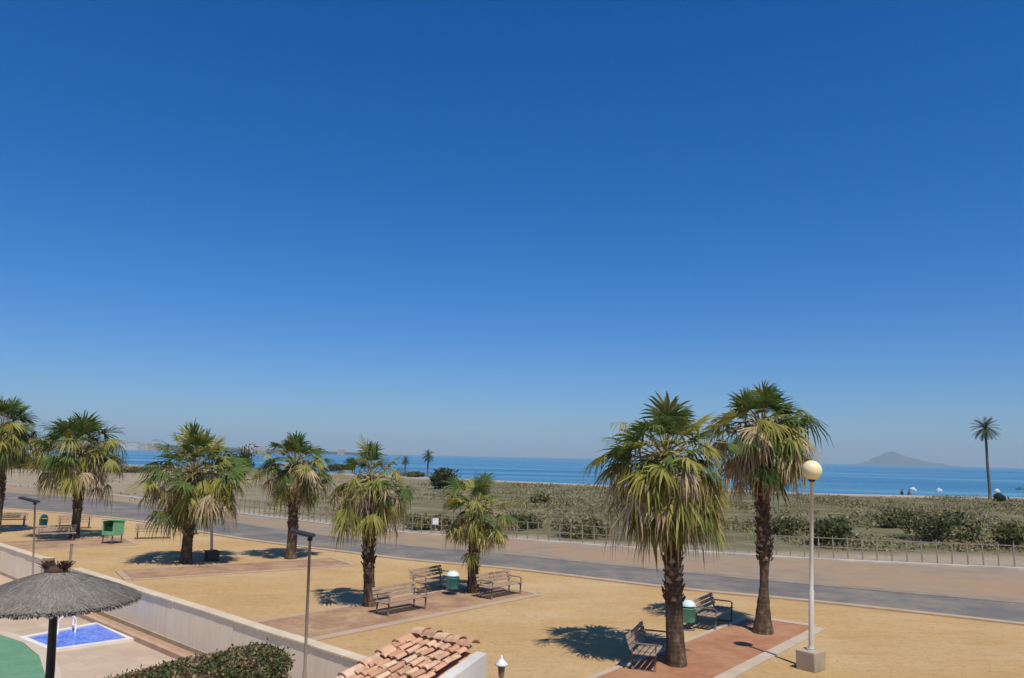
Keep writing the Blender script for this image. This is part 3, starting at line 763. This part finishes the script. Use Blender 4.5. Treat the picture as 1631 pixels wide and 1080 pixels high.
# wading pool
pc = [G(28, 1019), G(80, 1040), G(214, 1021), G(158, 994)]
cen = sum(pc, Vector()) / 4
m_coping = mottled('pool_coping', (0.66, 0.62, 0.55), (0.78, 0.74, 0.67), 4, 0.8)
outp = [cen + (p - cen) * 1.0 for p in pc]; inp = [cen + (p - cen) * 0.86 for p in pc]
mb = MB()
for i in range(4):
    j = (i + 1) % 4
    a, b, c, d = outp[i], outp[j], inp[j], inp[i]
    for z0, z1, q in ((0.05, 0.05, (a, b, c, d)),): mb.face([(v.x, v.y, 0.06) for v in q])
    mb.face([(a.x, a.y, 0), (b.x, b.y, 0), (b.x, b.y, 0.06), (a.x, a.y, 0.06)])
    mb.face([(d.x, d.y, 0.008), (c.x, c.y, 0.008), (c.x, c.y, 0.06), (d.x, d.y, 0.06)])
tag(mb.build('pool_coping', m_coping), kind='structure')
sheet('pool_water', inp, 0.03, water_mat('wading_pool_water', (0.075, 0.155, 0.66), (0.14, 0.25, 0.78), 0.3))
# green pool with a curved edge
gp_ = [G(x, y) for x, y in ((-260, 1010), (-60, 1008), (0, 1014), (36, 1026), (62, 1048), (72, 1080), (70, 1130), (40, 1200), (-260, 1260))]
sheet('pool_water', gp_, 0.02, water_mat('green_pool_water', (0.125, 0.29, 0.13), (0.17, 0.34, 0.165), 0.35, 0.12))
gl = gp_[:8]; mb = MB(); go = off(gl, 0.26)
if (go[3] - gp_[0]).length < (gl[3] - gp_[0]).length: go = off(gl, -0.26)
mb.grid([[(p.x, p.y, 0.045) for p in gl], [(p.x, p.y, 0.045) for p in go]]); mb.grid([[(p.x, p.y, 0.0) for p in gl], [(p.x, p.y, 0.045) for p in gl]]); mb.grid([[(p.x, p.y, 0.0) for p in go], [(p.x, p.y, 0.045) for p in go]])
tag(mb.build('pool_coping', mottled('pool_edge_stone', (0.52, 0.43, 0.32), (0.60, 0.51, 0.39), 3, 0.85)), kind='structure')
# handrail of the wading pool
hp = G(108, 1008)
o = empty('pool_handrail', (hp.x, hp.y, 0.02), R(40), 'white hooped handrail standing at the little blue pool', 'handrail')
m_white = mottled('white_paint', (0.72, 0.72, 0.70), (0.82, 0.82, 0.80), 6, 0.4, 0, spec=0.5)
for y in (-0.16, 0.16):
    mb = MB(); mb.tube([(-0.24, y, 0), (-0.24, y, 0.30), (-0.19, y, 0.37), (-0.10, y, 0.40), (0.05, y, 0.37), (0.12, y, 0.28), (0.12, y, 0.0)], 0.017, 8); mb.build('rail', m_white, o, True)
mb = MB(); mb.box((0.14, 0, 0.12), (0.08, 0.30, 0.025)); mb.build('step', m_white, o)

# ------------------------------------------------------------------ thatched parasol
UY = 11.3
ap = atY(90, 908, UY); rimz = atY(90, 952, UY).z; RR = 120 / (F / UY) * 1.0
o = empty('thatched_parasol', (ap.x, UY, 0), 0, 'grey thatched beach parasol on a dark post beside the pools', 'parasol')
dzr = ap.z - rimz
def cz(r): return rimz + dzr * (1 - (r / RR) ** 1.35)
def thatch_mat():
    t = NT('thatch')
    g = t.n('ShaderNodeNewGeometry').outputs['Random Per Island']
    c = t.ramp(g, [(0, (0.17, 0.158, 0.132)), (0.5, (0.235, 0.218, 0.185)), (1, (0.31, 0.288, 0.25))])
    c = t.mix(t.ramp(t.noise(3, 4), [(0.4, (0, 0, 0)), (0.7, (0.6, 0.6, 0.6))]), c, (0.16, 0.135, 0.11))
    return t.fin(c, 0.95, 0.05)
m_thatch = thatch_mat()
mb = MB(); rg = random.Random(5)
mb.lathe([(0.001, cz(0) - 0.04)] + [(RR * 0.93 * k / 10, cz(RR * 0.93 * k / 10) - 0.05) for k in range(1, 11)] + [(RR * 0.90, cz(RR * 0.93) - 0.11), (RR * 0.45, cz(RR * 0.45) - 0.14), (0.03, cz(0) - 0.15)], n=40)
for i in range(20000):
    r0 = RR * math.sqrt(rg.random()) * 0.97; a = rg.uniform(0, 2 * math.pi); ln = rg.uniform(0.14, 0.30)
    r1 = min(r0 + ln, RR * rg.uniform(0.96, 1.035)); a1_ = a + rg.gauss(0, 0.035) * (1 if r0 > 0.3 else 0.5)
    w = rg.uniform(0.004, 0.010)
    z0 = cz(min(r0, RR)) + rg.uniform(-0.014, 0.003); z1 = cz(min(r1, RR)) + rg.uniform(-0.008, 0.008) - (0.05 * rg.random() if r1 > RR * 0.95 else 0)
    h = Vector((math.cos(a), math.sin(a), 0)); h1 = Vector((math.cos(a1_), math.sin(a1_), 0)); s = Vector((-h.y, h.x, 0))
    p0 = h * r0 + Vector((0, 0, z0)); p1 = h1 * r1 + Vector((0, 0, z1))
    mb.face([p0 - s * w, p0 + s * w, p1 + s * w * 0.6, p1 - s * w * 0.6])
for i in range(1500):   # ragged rim
    a = rg.uniform(0, 2 * math.pi); h = Vector((math.cos(a), math.sin(a), 0)); s = Vector((-h.y, h.x, 0)); w = rg.uniform(0.006, 0.014)
    p0 = h * RR * 0.97 + Vector((0, 0, cz(RR * .97) - 0.02)); p1 = h * RR * rg.uniform(0.97, 1.02) + Vector((0, 0, rimz - rg.uniform(0.03, 0.085)))
    mb.face([p0 - s * w, p0 + s * w, p1 + s * w * 0.5, p1 - s * w * 0.5])
mb.build('thatch_canopy', m_thatch, o)
mb = MB()
for i in range(220):   # tuft at the top, two tied bunches
    s = -1 if i % 2 else 1
    b0 = Vector((s * 0.05 + rg.gauss(0, 0.03), rg.gauss(0, 0.03), cz(0) - 0.02)); tp = Vector((s * 0.13 + rg.gauss(0, 0.055), rg.gauss(0, 0.05), cz(0) + rg.uniform(0.04, 0.135)))
    w = Vector((rg.uniform(0.008, 0.016), 0.004, 0)); mb.face([b0 - w, b0 + w, tp + w * .5, tp - w * .5])
mb.lathe([(0.15, cz(0) - 0.06), (0.14, cz(0) + 0.01), (0.08, cz(0) + 0.05), (0.0, cz(0) + 0.06)], n=16)
mb.build('top_tuft', mottled('tuft_brown', (0.035, 0.024, 0.018), (0.10, 0.07, 0.05), 12, 0.95), o)
px0 = atY(84, 1040, UY).x - ap.x
mb = MB(); mb.tube([(px0, 0, 0), (px0 * 0.9, 0, 1.2), (0, 0, cz(0) - 0.12)], [0.062, 0.058, 0.05], 14); mb.build('post', m_black, o, True)
for k in range(8):
    a = k * math.pi / 4; mb = MB(); mb.tube([(0.04 * math.cos(a), 0.04 * math.sin(a), cz(0) - 0.17), (RR * 0.88 * math.cos(a), RR * 0.88 * math.sin(a), cz(RR * .9) - 0.10)], 0.018, 6); mb.build('rib', m_black, o, True)

# ------------------------------------------------------------------ clipped hedge
HY = 10.4
hl, hr = atY(140, 1040, HY), atY(455, 1040, HY)
hz = atY(400, 1036, HY).z
hw = hr.x - hl.x; hd_ = 1.5
o = empty('hedge', ((hl.x + hr.x) / 2, HY - 0.2, 0), R(5), 'clipped brown green hedge at the bottom of the photo', 'hedge')
def hedge_top(x): return hz * (0.73 + 0.27 * min(1, max(0, (x + hw * 0.42) / (hw * 0.75))) ** 0.8) + 0.04 * noise.noise(Vector((x * 2.5, 1, 1)))
def hsurf(rg):
    x = rg.uniform(-hw / 2, hw / 2); y = rg.uniform(-hd_ / 2, hd_ / 2); q = rg.random()
    e = min(1.0, (hw / 2 - x) / 0.35)
    zt = hedge_top(x) - 0.22 * (1 - e) ** 2 - 0.10 * (2 * abs(y) / hd_) ** 4
    if q < 0.50: return x, y, zt - 0.12 * rg.random() ** 2
    if q < 0.72: return x, -hd_ / 2 + 0.12 * rg.random(), rg.uniform(0.1, zt)
    if q < 0.85: return hw / 2 - 0.15 * rg.random(), y, rg.uniform(0.1, zt)
    return x, hd_ / 2 - 0.12 * rg.random(), rg.uniform(0.1, zt)
mb = MB(); rg = random.Random(9)
for i in range(26000):
    x, y, z = hsurf(rg)
    m = 1 if (noise.noise(Vector((x * 2.2, y * 2.2, z * 2))) + rg.gauss(0, 0.25) + 0.9 * (z - 0.86 * hedge_top(x)) / hz > 0.14) else 0
    leafquad(mb, (x, y, z), rg.uniform(0.03, 0.06), rg, m, 0.5)
m_hedge = leafy('hedge_leaf', [(0, (0.035, 0.05, 0.016)), (0.6, (0.085, 0.105, 0.03)), (1, (0.16, 0.16, 0.06))], 0.2)
m_hedge2 = leafy('hedge_leaf_brown', [(0, (0.12, 0.08, 0.04)), (0.6, (0.27, 0.19, 0.10)), (1, (0.38, 0.28, 0.15))], 0.15)
mb.build('leaves', [m_hedge, m_hedge2], o)
mb = MB(); nx = 18
rows = []
for i in range(nx + 1):
    x = -hw / 2 + 0.08 + (hw - 0.24) * i / nx; e = min(1.0, (hw / 2 - x) / 0.35); zt = hedge_top(x) - 0.22 * (1 - e) ** 2 - 0.13
    rows.append([(x, -hd_ / 2 + .12, 0), (x, -hd_ / 2 + .12, zt - .1), (x, 0, zt), (x, hd_ / 2 - .12, zt - .1), (x, hd_ / 2 - .12, 0)])
mb.grid(rows); mb.face(rows[0]); mb.face(rows[-1])
mb.build('core', mottled('hedge_core', (0.03, 0.028, 0.014), (0.07, 0.06, 0.03), 20, 0.95, 0.8, 30), o)  # solid dark hull filling the inside of the leaf shell

# ------------------------------------------------------------------ hut with a tiled roof
RZ = 2.30
Tc, Rc = G(662, 1015, RZ), G(771, 1041, RZ)
rl_ = (Rc - Tc).length; ru = (Rc - Tc).normalized(); dn_ = Vector((ru.y, -ru.x, 0))
if dn_.dot(Tc) > 0: dn_ = -dn_
DEP, FALL = 1.9, 0.55
ang = math.atan2(ru.y, ru.x)
hut = empty('tiled_hut', (Tc.x, Tc.y, 0), ang, 'small white hut with a weathered terracotta tile roof sloping one way', 'hut')
yd = (Matrix.Rotation(-ang, 3, 'Z') @ dn_).y; sg = 1 if yd > 0 else -1     # local y that runs down the slope
m_white_wall = mottled('white_render', (0.58, 0.56, 0.53), (0.70, 0.67, 0.62), 2, 0.9, 0.2, 20, c3=(0.50, 0.48, 0.45), scale2=1.2)
mb = MB()   # body with a sloping top, and a raised verge wall on the right
def prism(x0, x1, y0, y1, za, zb):
    p = [(x0, y0, 0), (x1, y0, 0), (x1, y1, 0), (x0, y1, 0), (x0, y0, za), (x1, y0, za), (x1, y1, zb), (x0, y1, zb)]
    for f in ((0, 3, 2, 1), (4, 5, 6, 7), (0, 1, 5, 4), (1, 2, 6, 5), (2, 3, 7, 6), (3, 0, 4, 7)): mb.face([p[k] for k in f])
prism(0.10, rl_ - 0.16, sg * 0.06, sg * (DEP - 0.08), RZ - 0.12, RZ - FALL - 0.10)
mb.build('wall', m_white_wall, hut)
mb = MB(); prism(rl_ - 0.12, rl_ + 0.02, -sg * 0.02, sg * (DEP - 0.02), RZ + 0.0, RZ - FALL + 0.02)
mb.build('verge_wall', m_white_wall, hut)
def roof_tile_mat():
    t = NT('roof_tile')
    g = t.n('ShaderNodeNewGeometry').outputs['Random Per Island']
    c = t.ramp(g, [(0, (0.46, 0.24, 0.14)), (0.25, (0.58, 0.32, 0.19)), (0.6, (0.66, 0.39, 0.24)), (0.85, (0.70, 0.45, 0.29)), (1, (0.68, 0.50, 0.34))])
    c = t.mix(t.ramp(t.noise(6, 6, 0.75), [(0.48, (0, 0, 0)), (0.64, (0.8, 0.8, 0.8))]), c, (0.34, 0.245, 0.16))
    t.bump(t.noise(30, 4, 0.7), 0.3, 0.01)
    return t.fin(c, 0.9, 0.15)
m_tile = roof_tile_mat()
rf = MB(); rg = random.Random(3)
def tile(p, down, side, nrm, w, ln, r, cup=False):
    rows = []; n = 6
    for k, (t, sc) in enumerate(((0, 0.82), (1, 1.0))):
        r_ = []
        for j in range(n + 1):
            a = math.pi * j / n
            hgt = math.sin(a) * r * sc * (0.8 if not cup else -0.8)
            r_.append(p + down * ln * t + side * (-math.cos(a)) * w * 0.5 * sc + nrm * (hgt + 0.022 * t))
        rows.append(r_)
    rf.grid(rows)
    st = len(rf.v); lo = rows[1]
    if not cup:  # thickness at the lower lip
        rf.grid([lo, [q - nrm * 0.014 for q in lo]])
base = MB()
up = Vector((0, -sg * DEP, FALL)).normalized(); side = Vector((1, 0, 0)); nrm = side.cross(up)
if nrm.z < 0: nrm = -nrm
SL = math.hypot(DEP, FALL); x1_ = rl_ - 0.135
eave = Vector((0, sg * DEP, RZ - FALL)); W = x1_
base.face([eave - nrm * .03, eave + side * W - nrm * .03, eave + side * W + up * SL - nrm * .03, eave + up * SL - nrm * .03])
pw = 0.105; pl = 0.17; ncol = int(W / pw); nrow = int(SL / pl)
for i in range(ncol):
    for j in range(nrow):
        if rg.random() < 0.02: continue
        p = eave + side * ((i + 0.5) * W / ncol + rg.gauss(0, 0.008)) + up * min(SL, j * SL / nrow + SL / nrow * 1.05 + rg.gauss(0, .012))
        dn = (-up + side * rg.gauss(0, 0.07)).normalized()
        tile(p + nrm * (0.022 + rg.uniform(0, 0.022)), dn, side, nrm, 0.088 * rg.uniform(.9, 1.1), SL / nrow * 1.12, 0.036)
        p2 = eave + side * ((i + 1.0) * W / ncol) + up * min(SL, j * SL / nrow + SL / nrow)
        if i < ncol - 1: tile(p2 + nrm * 0.02, -up, side, nrm, 0.105, SL / nrow * 1.1, 0.034, True)
top_ = eave + up * SL
nr = 5
for k in range(nr):   # ridge tiles along the top edge, uneven
    a = top_ + side * (W * k / nr) + nrm * (0.045 + rg.uniform(0, .03))
    d = (side + Vector((0, 0, rg.gauss(0, .05)))).normalized(); tile(a, d, Vector((0, 1, 0)), Vector((0, 0, 1)), 0.17, W / nr * 1.12, 0.075)
for k in range(8):    # verge tiles down the left edge
    a = eave + up * (SL * (k + 1) / 8) + nrm * 0.035
    tile(a, -up, side, nrm, 0.15, SL / 8 * 1.12, 0.062)
rf.build('roof', m_tile, hut, True)
base.build('roof_deck', m_tile, hut)

# small lantern on a thin post
LY = 9.2; lt = atY(799, 1049, LY)
o = empty('garden_lantern', (lt.x, LY, 0), 0, 'small lantern with a white cap beside the tiled hut roof', 'lantern')
mb = MB(); mb.tube([(0, 0, 0), (0, 0, lt.z - 0.19)], 0.018, 8); mb.lathe([(0.0, 0.02), (0.07, 0.02), (0.075, 0)], n=12); mb.build('post', mottled('sand_post', (0.45, 0.33, 0.18), (0.52, 0.38, 0.2), 5), o, True)
mb = MB(); mb.lathe([(0.0, lt.z - 0.20), (0.03, lt.z - 0.20), (0.045, lt.z - 0.07), (0.0, lt.z - 0.07)], n=8); mb.build('glass', mottled('lantern_glass', (0.16, 0.12, 0.08), (0.24, 0.18, 0.12), 8, 0.3), o)
mb = MB(); mb.lathe([(0.0, lt.z - 0.072), (0.075, lt.z - 0.072), (0.075, lt.z - 0.055), (0.025, lt.z - 0.01), (0.012, lt.z + 0.01), (0.014, lt.z + 0.03), (0.0, lt.z + 0.04)], n=10); mb.build('cap', m_white, o, True)

# little white sign by the promenade
sp_ = G(693, 848)
o = empty('roadside_sign', (sp_.x, sp_.y, 0), R(5), 'small blank white sign on a short post across the road', 'sign')
mb = MB(); mb.tube([(0, 0.02, 0), (0, 0.02, 0.75)], 0.025, 8); mb.build('post', m_ypole, o, True)
mb = MB(); mb.box((0, -0.012, 0.60), (0.34, 0.02, 0.34)); mb.build('panel', m_white, o, bevel=0.01)

# ------------------------------------------------------------------ beach: sunshades and people
def sunshade(px, py, label, canopy, w=1.15, h=1.7, tilt=0.2):
    b = G(px, py, -0.25); z = terr(b.x, b.y)[0]
    o = empty('beach_sunshade', (b.x, b.y, z), 0, label, 'sunshade', 'sunshades on the beach')
    mb = MB(); mb.tube([(0, 0, 0), (tilt * .3, 0, h)], 0.025, 8); mb.build('pole', m_white, o, True)
    mb = MB(); n = 8; top = Vector((tilt * .3, 0, h + .05)); rot = Matrix.Rotation(tilt, 3, 'Y')
    rows = [[top + rot @ Vector((w * r * math.cos(2 * math.pi * (k + .5 * (0)) / n), w * r * math.sin(2 * math.pi * k / n), -0.42 * r ** 1.6)) for k in range(n)] for r in (0.01, 0.35, 0.7, 1.0)]
    mb.grid(rows, 0, True); mb.grid([rows[-1], [q - Vector((0, 0, 0.10)) for q in rows[-1]]], 0, True)
    mb.build('canopy', canopy, o)
m_shade = mottled('sunshade_cloth', (0.40, 0.47, 0.56), (0.48, 0.55, 0.63), 3, 0.8)
m_shade_t = mottled('sunshade_teal', (0.03, 0.13, 0.17), (0.05, 0.18, 0.22), 3, 0.8)
sunshade(1455, 790, 'pale sunshade on the beach nearest the people sitting on the sand', m_shade, 0.55, 1.2)
sunshade(1496, 791, 'pale sunshade midway between the sitting people and the tall far palm', m_shade, 0.5, 1.15, -0.15)
sunshade(1589, 794, 'pale sunshade just right of the tall far palm', m_shade, 0.45, 1.2, 0.1)
sunshade(1629, 797, 'dark teal sunshade at the right edge of the beach', m_shade_t, 0.8, 1.7, 0.05)
def sitter(px, py, label, shirt, ang):
    b = G(px, py, -0.25); z = terr(b.x, b.y)[0]
    o = empty('person', (b.x, b.y, z), ang, label, 'person', 'people sitting on the beach')
    V = [((0, 0, .12), .15), ((0, .02, .32), .14), ((0, .03, .50), .16), ((0, .03, .60), .06), ((0, .02, .68), .085), ((0, .01, .78), .095), ((0, .01, .84), .06),
         ((.10, -.05, .11), .10), ((.13, -.40, .42), .075), ((.12, -.62, .08), .05), ((.12, -.78, .05), .04),
         ((-.10, -.05, .11), .10), ((-.13, -.40, .40), .075), ((-.12, -.64, .08), .05), ((-.12, -.80, .05), .04),
         ((.19, .03, .52), .06), ((.25, -.10, .30), .045), ((.15, -.32, .36), .036), ((.12, -.40, .40), .03),
         ((-.19, .03, .52), .06), ((-.27, .10, .28), .045), ((-.26, .24, .06), .036), ((-.26, .30, .03), .03)]
    E = [(0, 1), (1, 2), (2, 3), (3, 4), (4, 5), (5, 6), (0, 7), (7, 8), (8, 9), (9, 10), (0, 11), (11, 12), (12, 13), (13, 14), (2, 15), (15, 16), (16, 17), (17, 18), (2, 19), (19, 20), (20, 21), (21, 22)]
    me = bpy.data.meshes.new('body'); me.from_pydata([v for v, r in V], E, []); me.materials.append(m_skin)
    bo = bpy.data.objects.new('body', me); col.objects.link(bo); bo.parent = o
    sm = bo.modifiers.new('skin', 'SKIN'); 
    for i, (v, r) in enumerate(V): me.skin_vertices[0].data[i].radius = (r, r * 0.85)
    me.skin_vertices[0].data[0].use_root = True
    ss = bo.modifiers.new('sub', 'SUBSURF'); ss.levels = 1; ss.render_levels = 2
    mb = MB(); mb.lathe([(.10, -.03), (.112, .03), (.10, .08), (.06, .115), (0, .125)], (0, .025, .77), 14); mb.build('hair', m_black, o, True)
    mb = MB(); rows = [[(wx * math.cos(2 * math.pi * k / 14), .025 + wy * math.sin(2 * math.pi * k / 14), z_) for k in range(14)] for wx, wy, z_ in ((.19, .17, .10), (.175, .155, .30), (.20, .15, .46), (.15, .12, .57), (.08, .08, .60))]
    mb.grid(rows, 0, True); mb.build('shirt', shirt, o, True)
m_skin = mottled('skin', (0.36, 0.21, 0.14), (0.42, 0.25, 0.17), 6, 0.6)
sitter(1437, 790, 'person in dark clothes sitting on the sand, left of the pale sunshades', mottled('shirt_navy', (0.02, 0.025, 0.05), (0.035, 0.04, 0.07), 5), 2.6)
sitter(1449, 791, 'person in a mauve top sitting under the first pale sunshade', mottled('shirt_mauve', (0.12, 0.09, 0.17), (0.16, 0.12, 0.2), 5), 2.9)

# ------------------------------------------------------------------ far shore, island, houses
m_hill = mottled('far_hill', (0.04, 0.05, 0.045), (0.10, 0.10, 0.08), 0.006, 0.95)
D = 8600.0
def ridge_land(name, profile, D, depth, mat):
    """profile: (px, py) of the skyline; real hill with its crest D away and slopes down to the water on both sides"""
    out = []
    for i in range(len(profile) - 1):
        for k in range(6):
            t = k / 6; out.append(tuple(profile[i][j] * (1 - t) + profile[i + 1][j] * t for j in (0, 1)))
    out.append(profile[-1])
    cr = [atY(x, y, D) for x, y in out]
    rows = []
    for f, hgt in ((-1, -0.02), (-0.8, 0.16), (-0.5, 0.45), (-0.2, 0.86), (0, 1.0), (0.3, 0.75), (0.7, 0.3), (1, -0.02)):
        r = []
        for i, p in enumerate(cr):
            h = max(p.z - SEA, 0.5) * hgt * (1 + (0.22 * noise.noise(Vector((i * 0.5, f * 5, 2))) if abs(f) > 0.1 and hgt > 0 else 0))
            r.append((p.x, p.y + f * depth, SEA + h))
        rows.append(r)
    mb = MB(); mb.grid(rows); o = mb.build(name, mat, None, True); tag(o, kind='structure'); return o
ridge_land('island_hill', [(1420 + (x - 1420) * 0.82, y + 0.8) for x, y in ((1340, 741), (1362, 737), (1380, 732.5), (1390, 726.5), (1398, 725), (1407, 720.5), (1415, 719), (1422, 718), (1430, 720.5), (1437, 724), (1447, 725), (1456, 728.5), (1470, 730), (1484, 734.5), (1505, 736.5), (1525, 739.5), (1550, 744))], D, 260, m_hill)
ridge_land('headland', [(-120, 704), (40, 706), (120, 706), (180, 706), (225, 708), (270, 709), (330, 711), (400, 714), (470, 717), (520, 719), (600, 722)], 2600.0, 300, m_hill)
m_bw = [mottled('town_white', (0.62, 0.58, 0.52), (0.74, 0.70, 0.64), 0.2), mottled('town_cream', (0.55, 0.45, 0.35), (0.64, 0.54, 0.42), 0.2), mottled('town_pink', (0.50, 0.34, 0.27), (0.58, 0.42, 0.33), 0.2)]
m_pane = mottled('town_window', (0.06, 0.07, 0.09), (0.10, 0.11, 0.13), 0.5, 0.3)
rg = random.Random(77)
def far_block(px, wpx, hpx, k, label, D=2280.0):
    bp = atY(px, 712 + (px - 225) * 0.0215, D); s = D / F; w, h = wpx * s, (hpx + 4) * s
    z0 = SEA + 0.5
    o = empty('far_building', (bp.x, D, z0), rg.uniform(-.25, .25), label, 'building', 'buildings on the far shore')
    dpt = w * 0.5 if w > 16 else w * 0.8
    mb = MB(); mb.box((0, 0, h / 2), (w, dpt, h)); mb.build('wall', m_bw[k], o)
    mb = MB(); mb.box((0, 0, h + 0.5), (w * 1.03, dpt * 1.05, 1.0)); mb.box((w * 0.2, 0, h + 2.0), (w * 0.18, dpt * 0.4, 2.0)); mb.build('roof', m_bw[2 if k != 2 else 1], o)
    nf = max(2, int(h / 3.2)); mb = MB()
    for f in range(nf):
        for q in range(max(3, int(w / 4))):
            nn = max(3, int(w / 4)); mb.box((-w / 2 + w * (q + .5) / nn, -dpt / 2 - 0.05, (f + .55) * h / nf), (w / nn * .5, 0.1, h / nf * .5))
    mb.build('windows', m_pane, o)
spec = [(196, 12, 6, 0, 'white far shore block nearest the olive crowned palm'), (212, 16, 8, 0, 'tallest white far shore block left of the broad palm'), (231, 14, 6, 1, 'cream far shore block in the middle of the gap left of the broad palm'), (247, 12, 7, 2, 'pinkish far shore block touching the left side of the broad palm crown'),
        (392, 11, 6, 0, 'white far shore block just right of the tall grey green bush'), (404, 9, 9, 0, 'narrow white far shore tower right of the tall grey green bush'), (417, 13, 6, 1, 'cream far shore block touching the palm behind the yard lamp'),
        (543, 10, 4, 2, 'small pink far shore block left of the two tier palm')]
for s in spec: far_block(*s)
# white house behind the palms on the left
hY = G(58, 728).y; hY = min(hY, 190); hp = atY(58, 728, hY)
o = empty('white_house', (hp.x, hY, terr(hp.x, hY)[0]), R(-12), 'small white house between the two leftmost palm crowns', 'house')
s = hY / F; w, h = 24 * s, (hp.z - terr(hp.x, hY)[0]) + 14 * s
mb = MB(); mb.box((0, 0, h / 2), (w, w * .8, h)); mb.build('wall', m_white_wall, o)
mb = MB(); ov = 0.25; zt = h + w * 0.16
a_, b_, c_, d_ = [(-w / 2 - ov, -w * .4 - ov, h + .02), (w / 2 + ov, -w * .4 - ov, h + .02), (w / 2 + ov, w * .4 + ov, h + .02), (-w / 2 - ov, w * .4 + ov, h + .02)]
e_, f_ = (-w * .2, 0, zt), (w * .2, 0, zt)
for q in ((a_, b_, f_, e_), (b_, c_, f_), (c_, d_, e_, f_), (d_, a_, e_), (d_, c_, b_, a_)): mb.face(q)
mb.build('roof', m_bw[2], o)
for x in (-w * .25, w * .25):
    mb = MB(); mb.box((x, -w * .4 - .02, h * .6), (w * .18, .06, h * .25)); mb.build('window', m_pane, o)
mb = MB(); mb.box((0, -w * .4 - .02, h * .22), (w * .14, .06, h * .42)); mb.build('door', m_ypole, o)

# ------------------------------------------------------------------ haze
t = bpy.data.materials.new('haze'); t.use_nodes = True; nt = t.node_tree; nt.nodes.clear()
ou = nt.nodes.new('ShaderNodeOutputMaterial'); vp = nt.nodes.new('ShaderNodeVolumePrincipled')
vp.inputs['Color'].default_value = (0.70, 0.90, 1.0, 1); vp.inputs['Density'].default_value = 1.2e-4; vp.inputs['Anisotropy'].default_value = -0.05
nt.links.new(vp.outputs[0], ou.inputs['Volume'])
mb = MB(); mb.box((0, 6400, 118), (30000, 13600, 246)); hz_ = mb.build('haze', t); tag(hz_, 'thin pale sea haze that fades the far shore', 'haze', None, 'stuff')

# ------------------------------------------------------------------ light
EL = 61; to_sun = Vector((0.43, -0.90, 0)).normalized() * math.cos(R(EL)) + Vector((0, 0, math.sin(R(EL))))
sl = bpy.data.lights.new('sun', 'SUN'); sl.energy = 4.3; sl.angle = R(0.5); sl.color = (1.0, 0.92, 0.78)
so = bpy.data.objects.new('sun', sl); col.objects.link(so)
so.rotation_euler = to_sun.to_track_quat('Z', 'Y').to_euler(); so.location = (0, 0, 50)
w = bpy.data.worlds.new('World'); scene.world = w; w.use_nodes = True
nt = w.node_tree; bg = nt.nodes['Background']
sky = nt.nodes.new('ShaderNodeTexSky'); sky.sky_type = 'NISHITA'; sky.sun_disc = False
sky.sun_elevation = R(EL); sky.sun_rotation = math.atan2(to_sun.x, to_sun.y)
sky.altitude = 0; sky.air_density = 1.0; sky.dust_density = 0.6; sky.ozone_density = 3.0
mx = nt.nodes.new('ShaderNodeMix'); mx.data_type = 'RGBA'; mx.blend_type = 'MULTIPLY'; mx.inputs[0].default_value = 1.0
nt.links.new(sky.outputs[0], mx.inputs[6]); mx.inputs[7].default_value = (0.62, 0.80, 1.12, 1)
hs = nt.nodes.new('ShaderNodeHueSaturation'); hs.inputs['Saturation'].default_value = 1.21
nt.links.new(mx.outputs[2], hs.inputs['Color']); nt.links.new(hs.outputs[0], bg.inputs['Color']); bg.inputs['Strength'].default_value = 0.10
vs = scene.view_settings; vs.view_transform = 'Standard'; vs.look = 'None'; vs.exposure = 0; vs.gamma = 1
scene.cycles.max_bounces = 6; scene.cycles.transparent_max_bounces = 8; scene.cycles.volume_bounces = 0
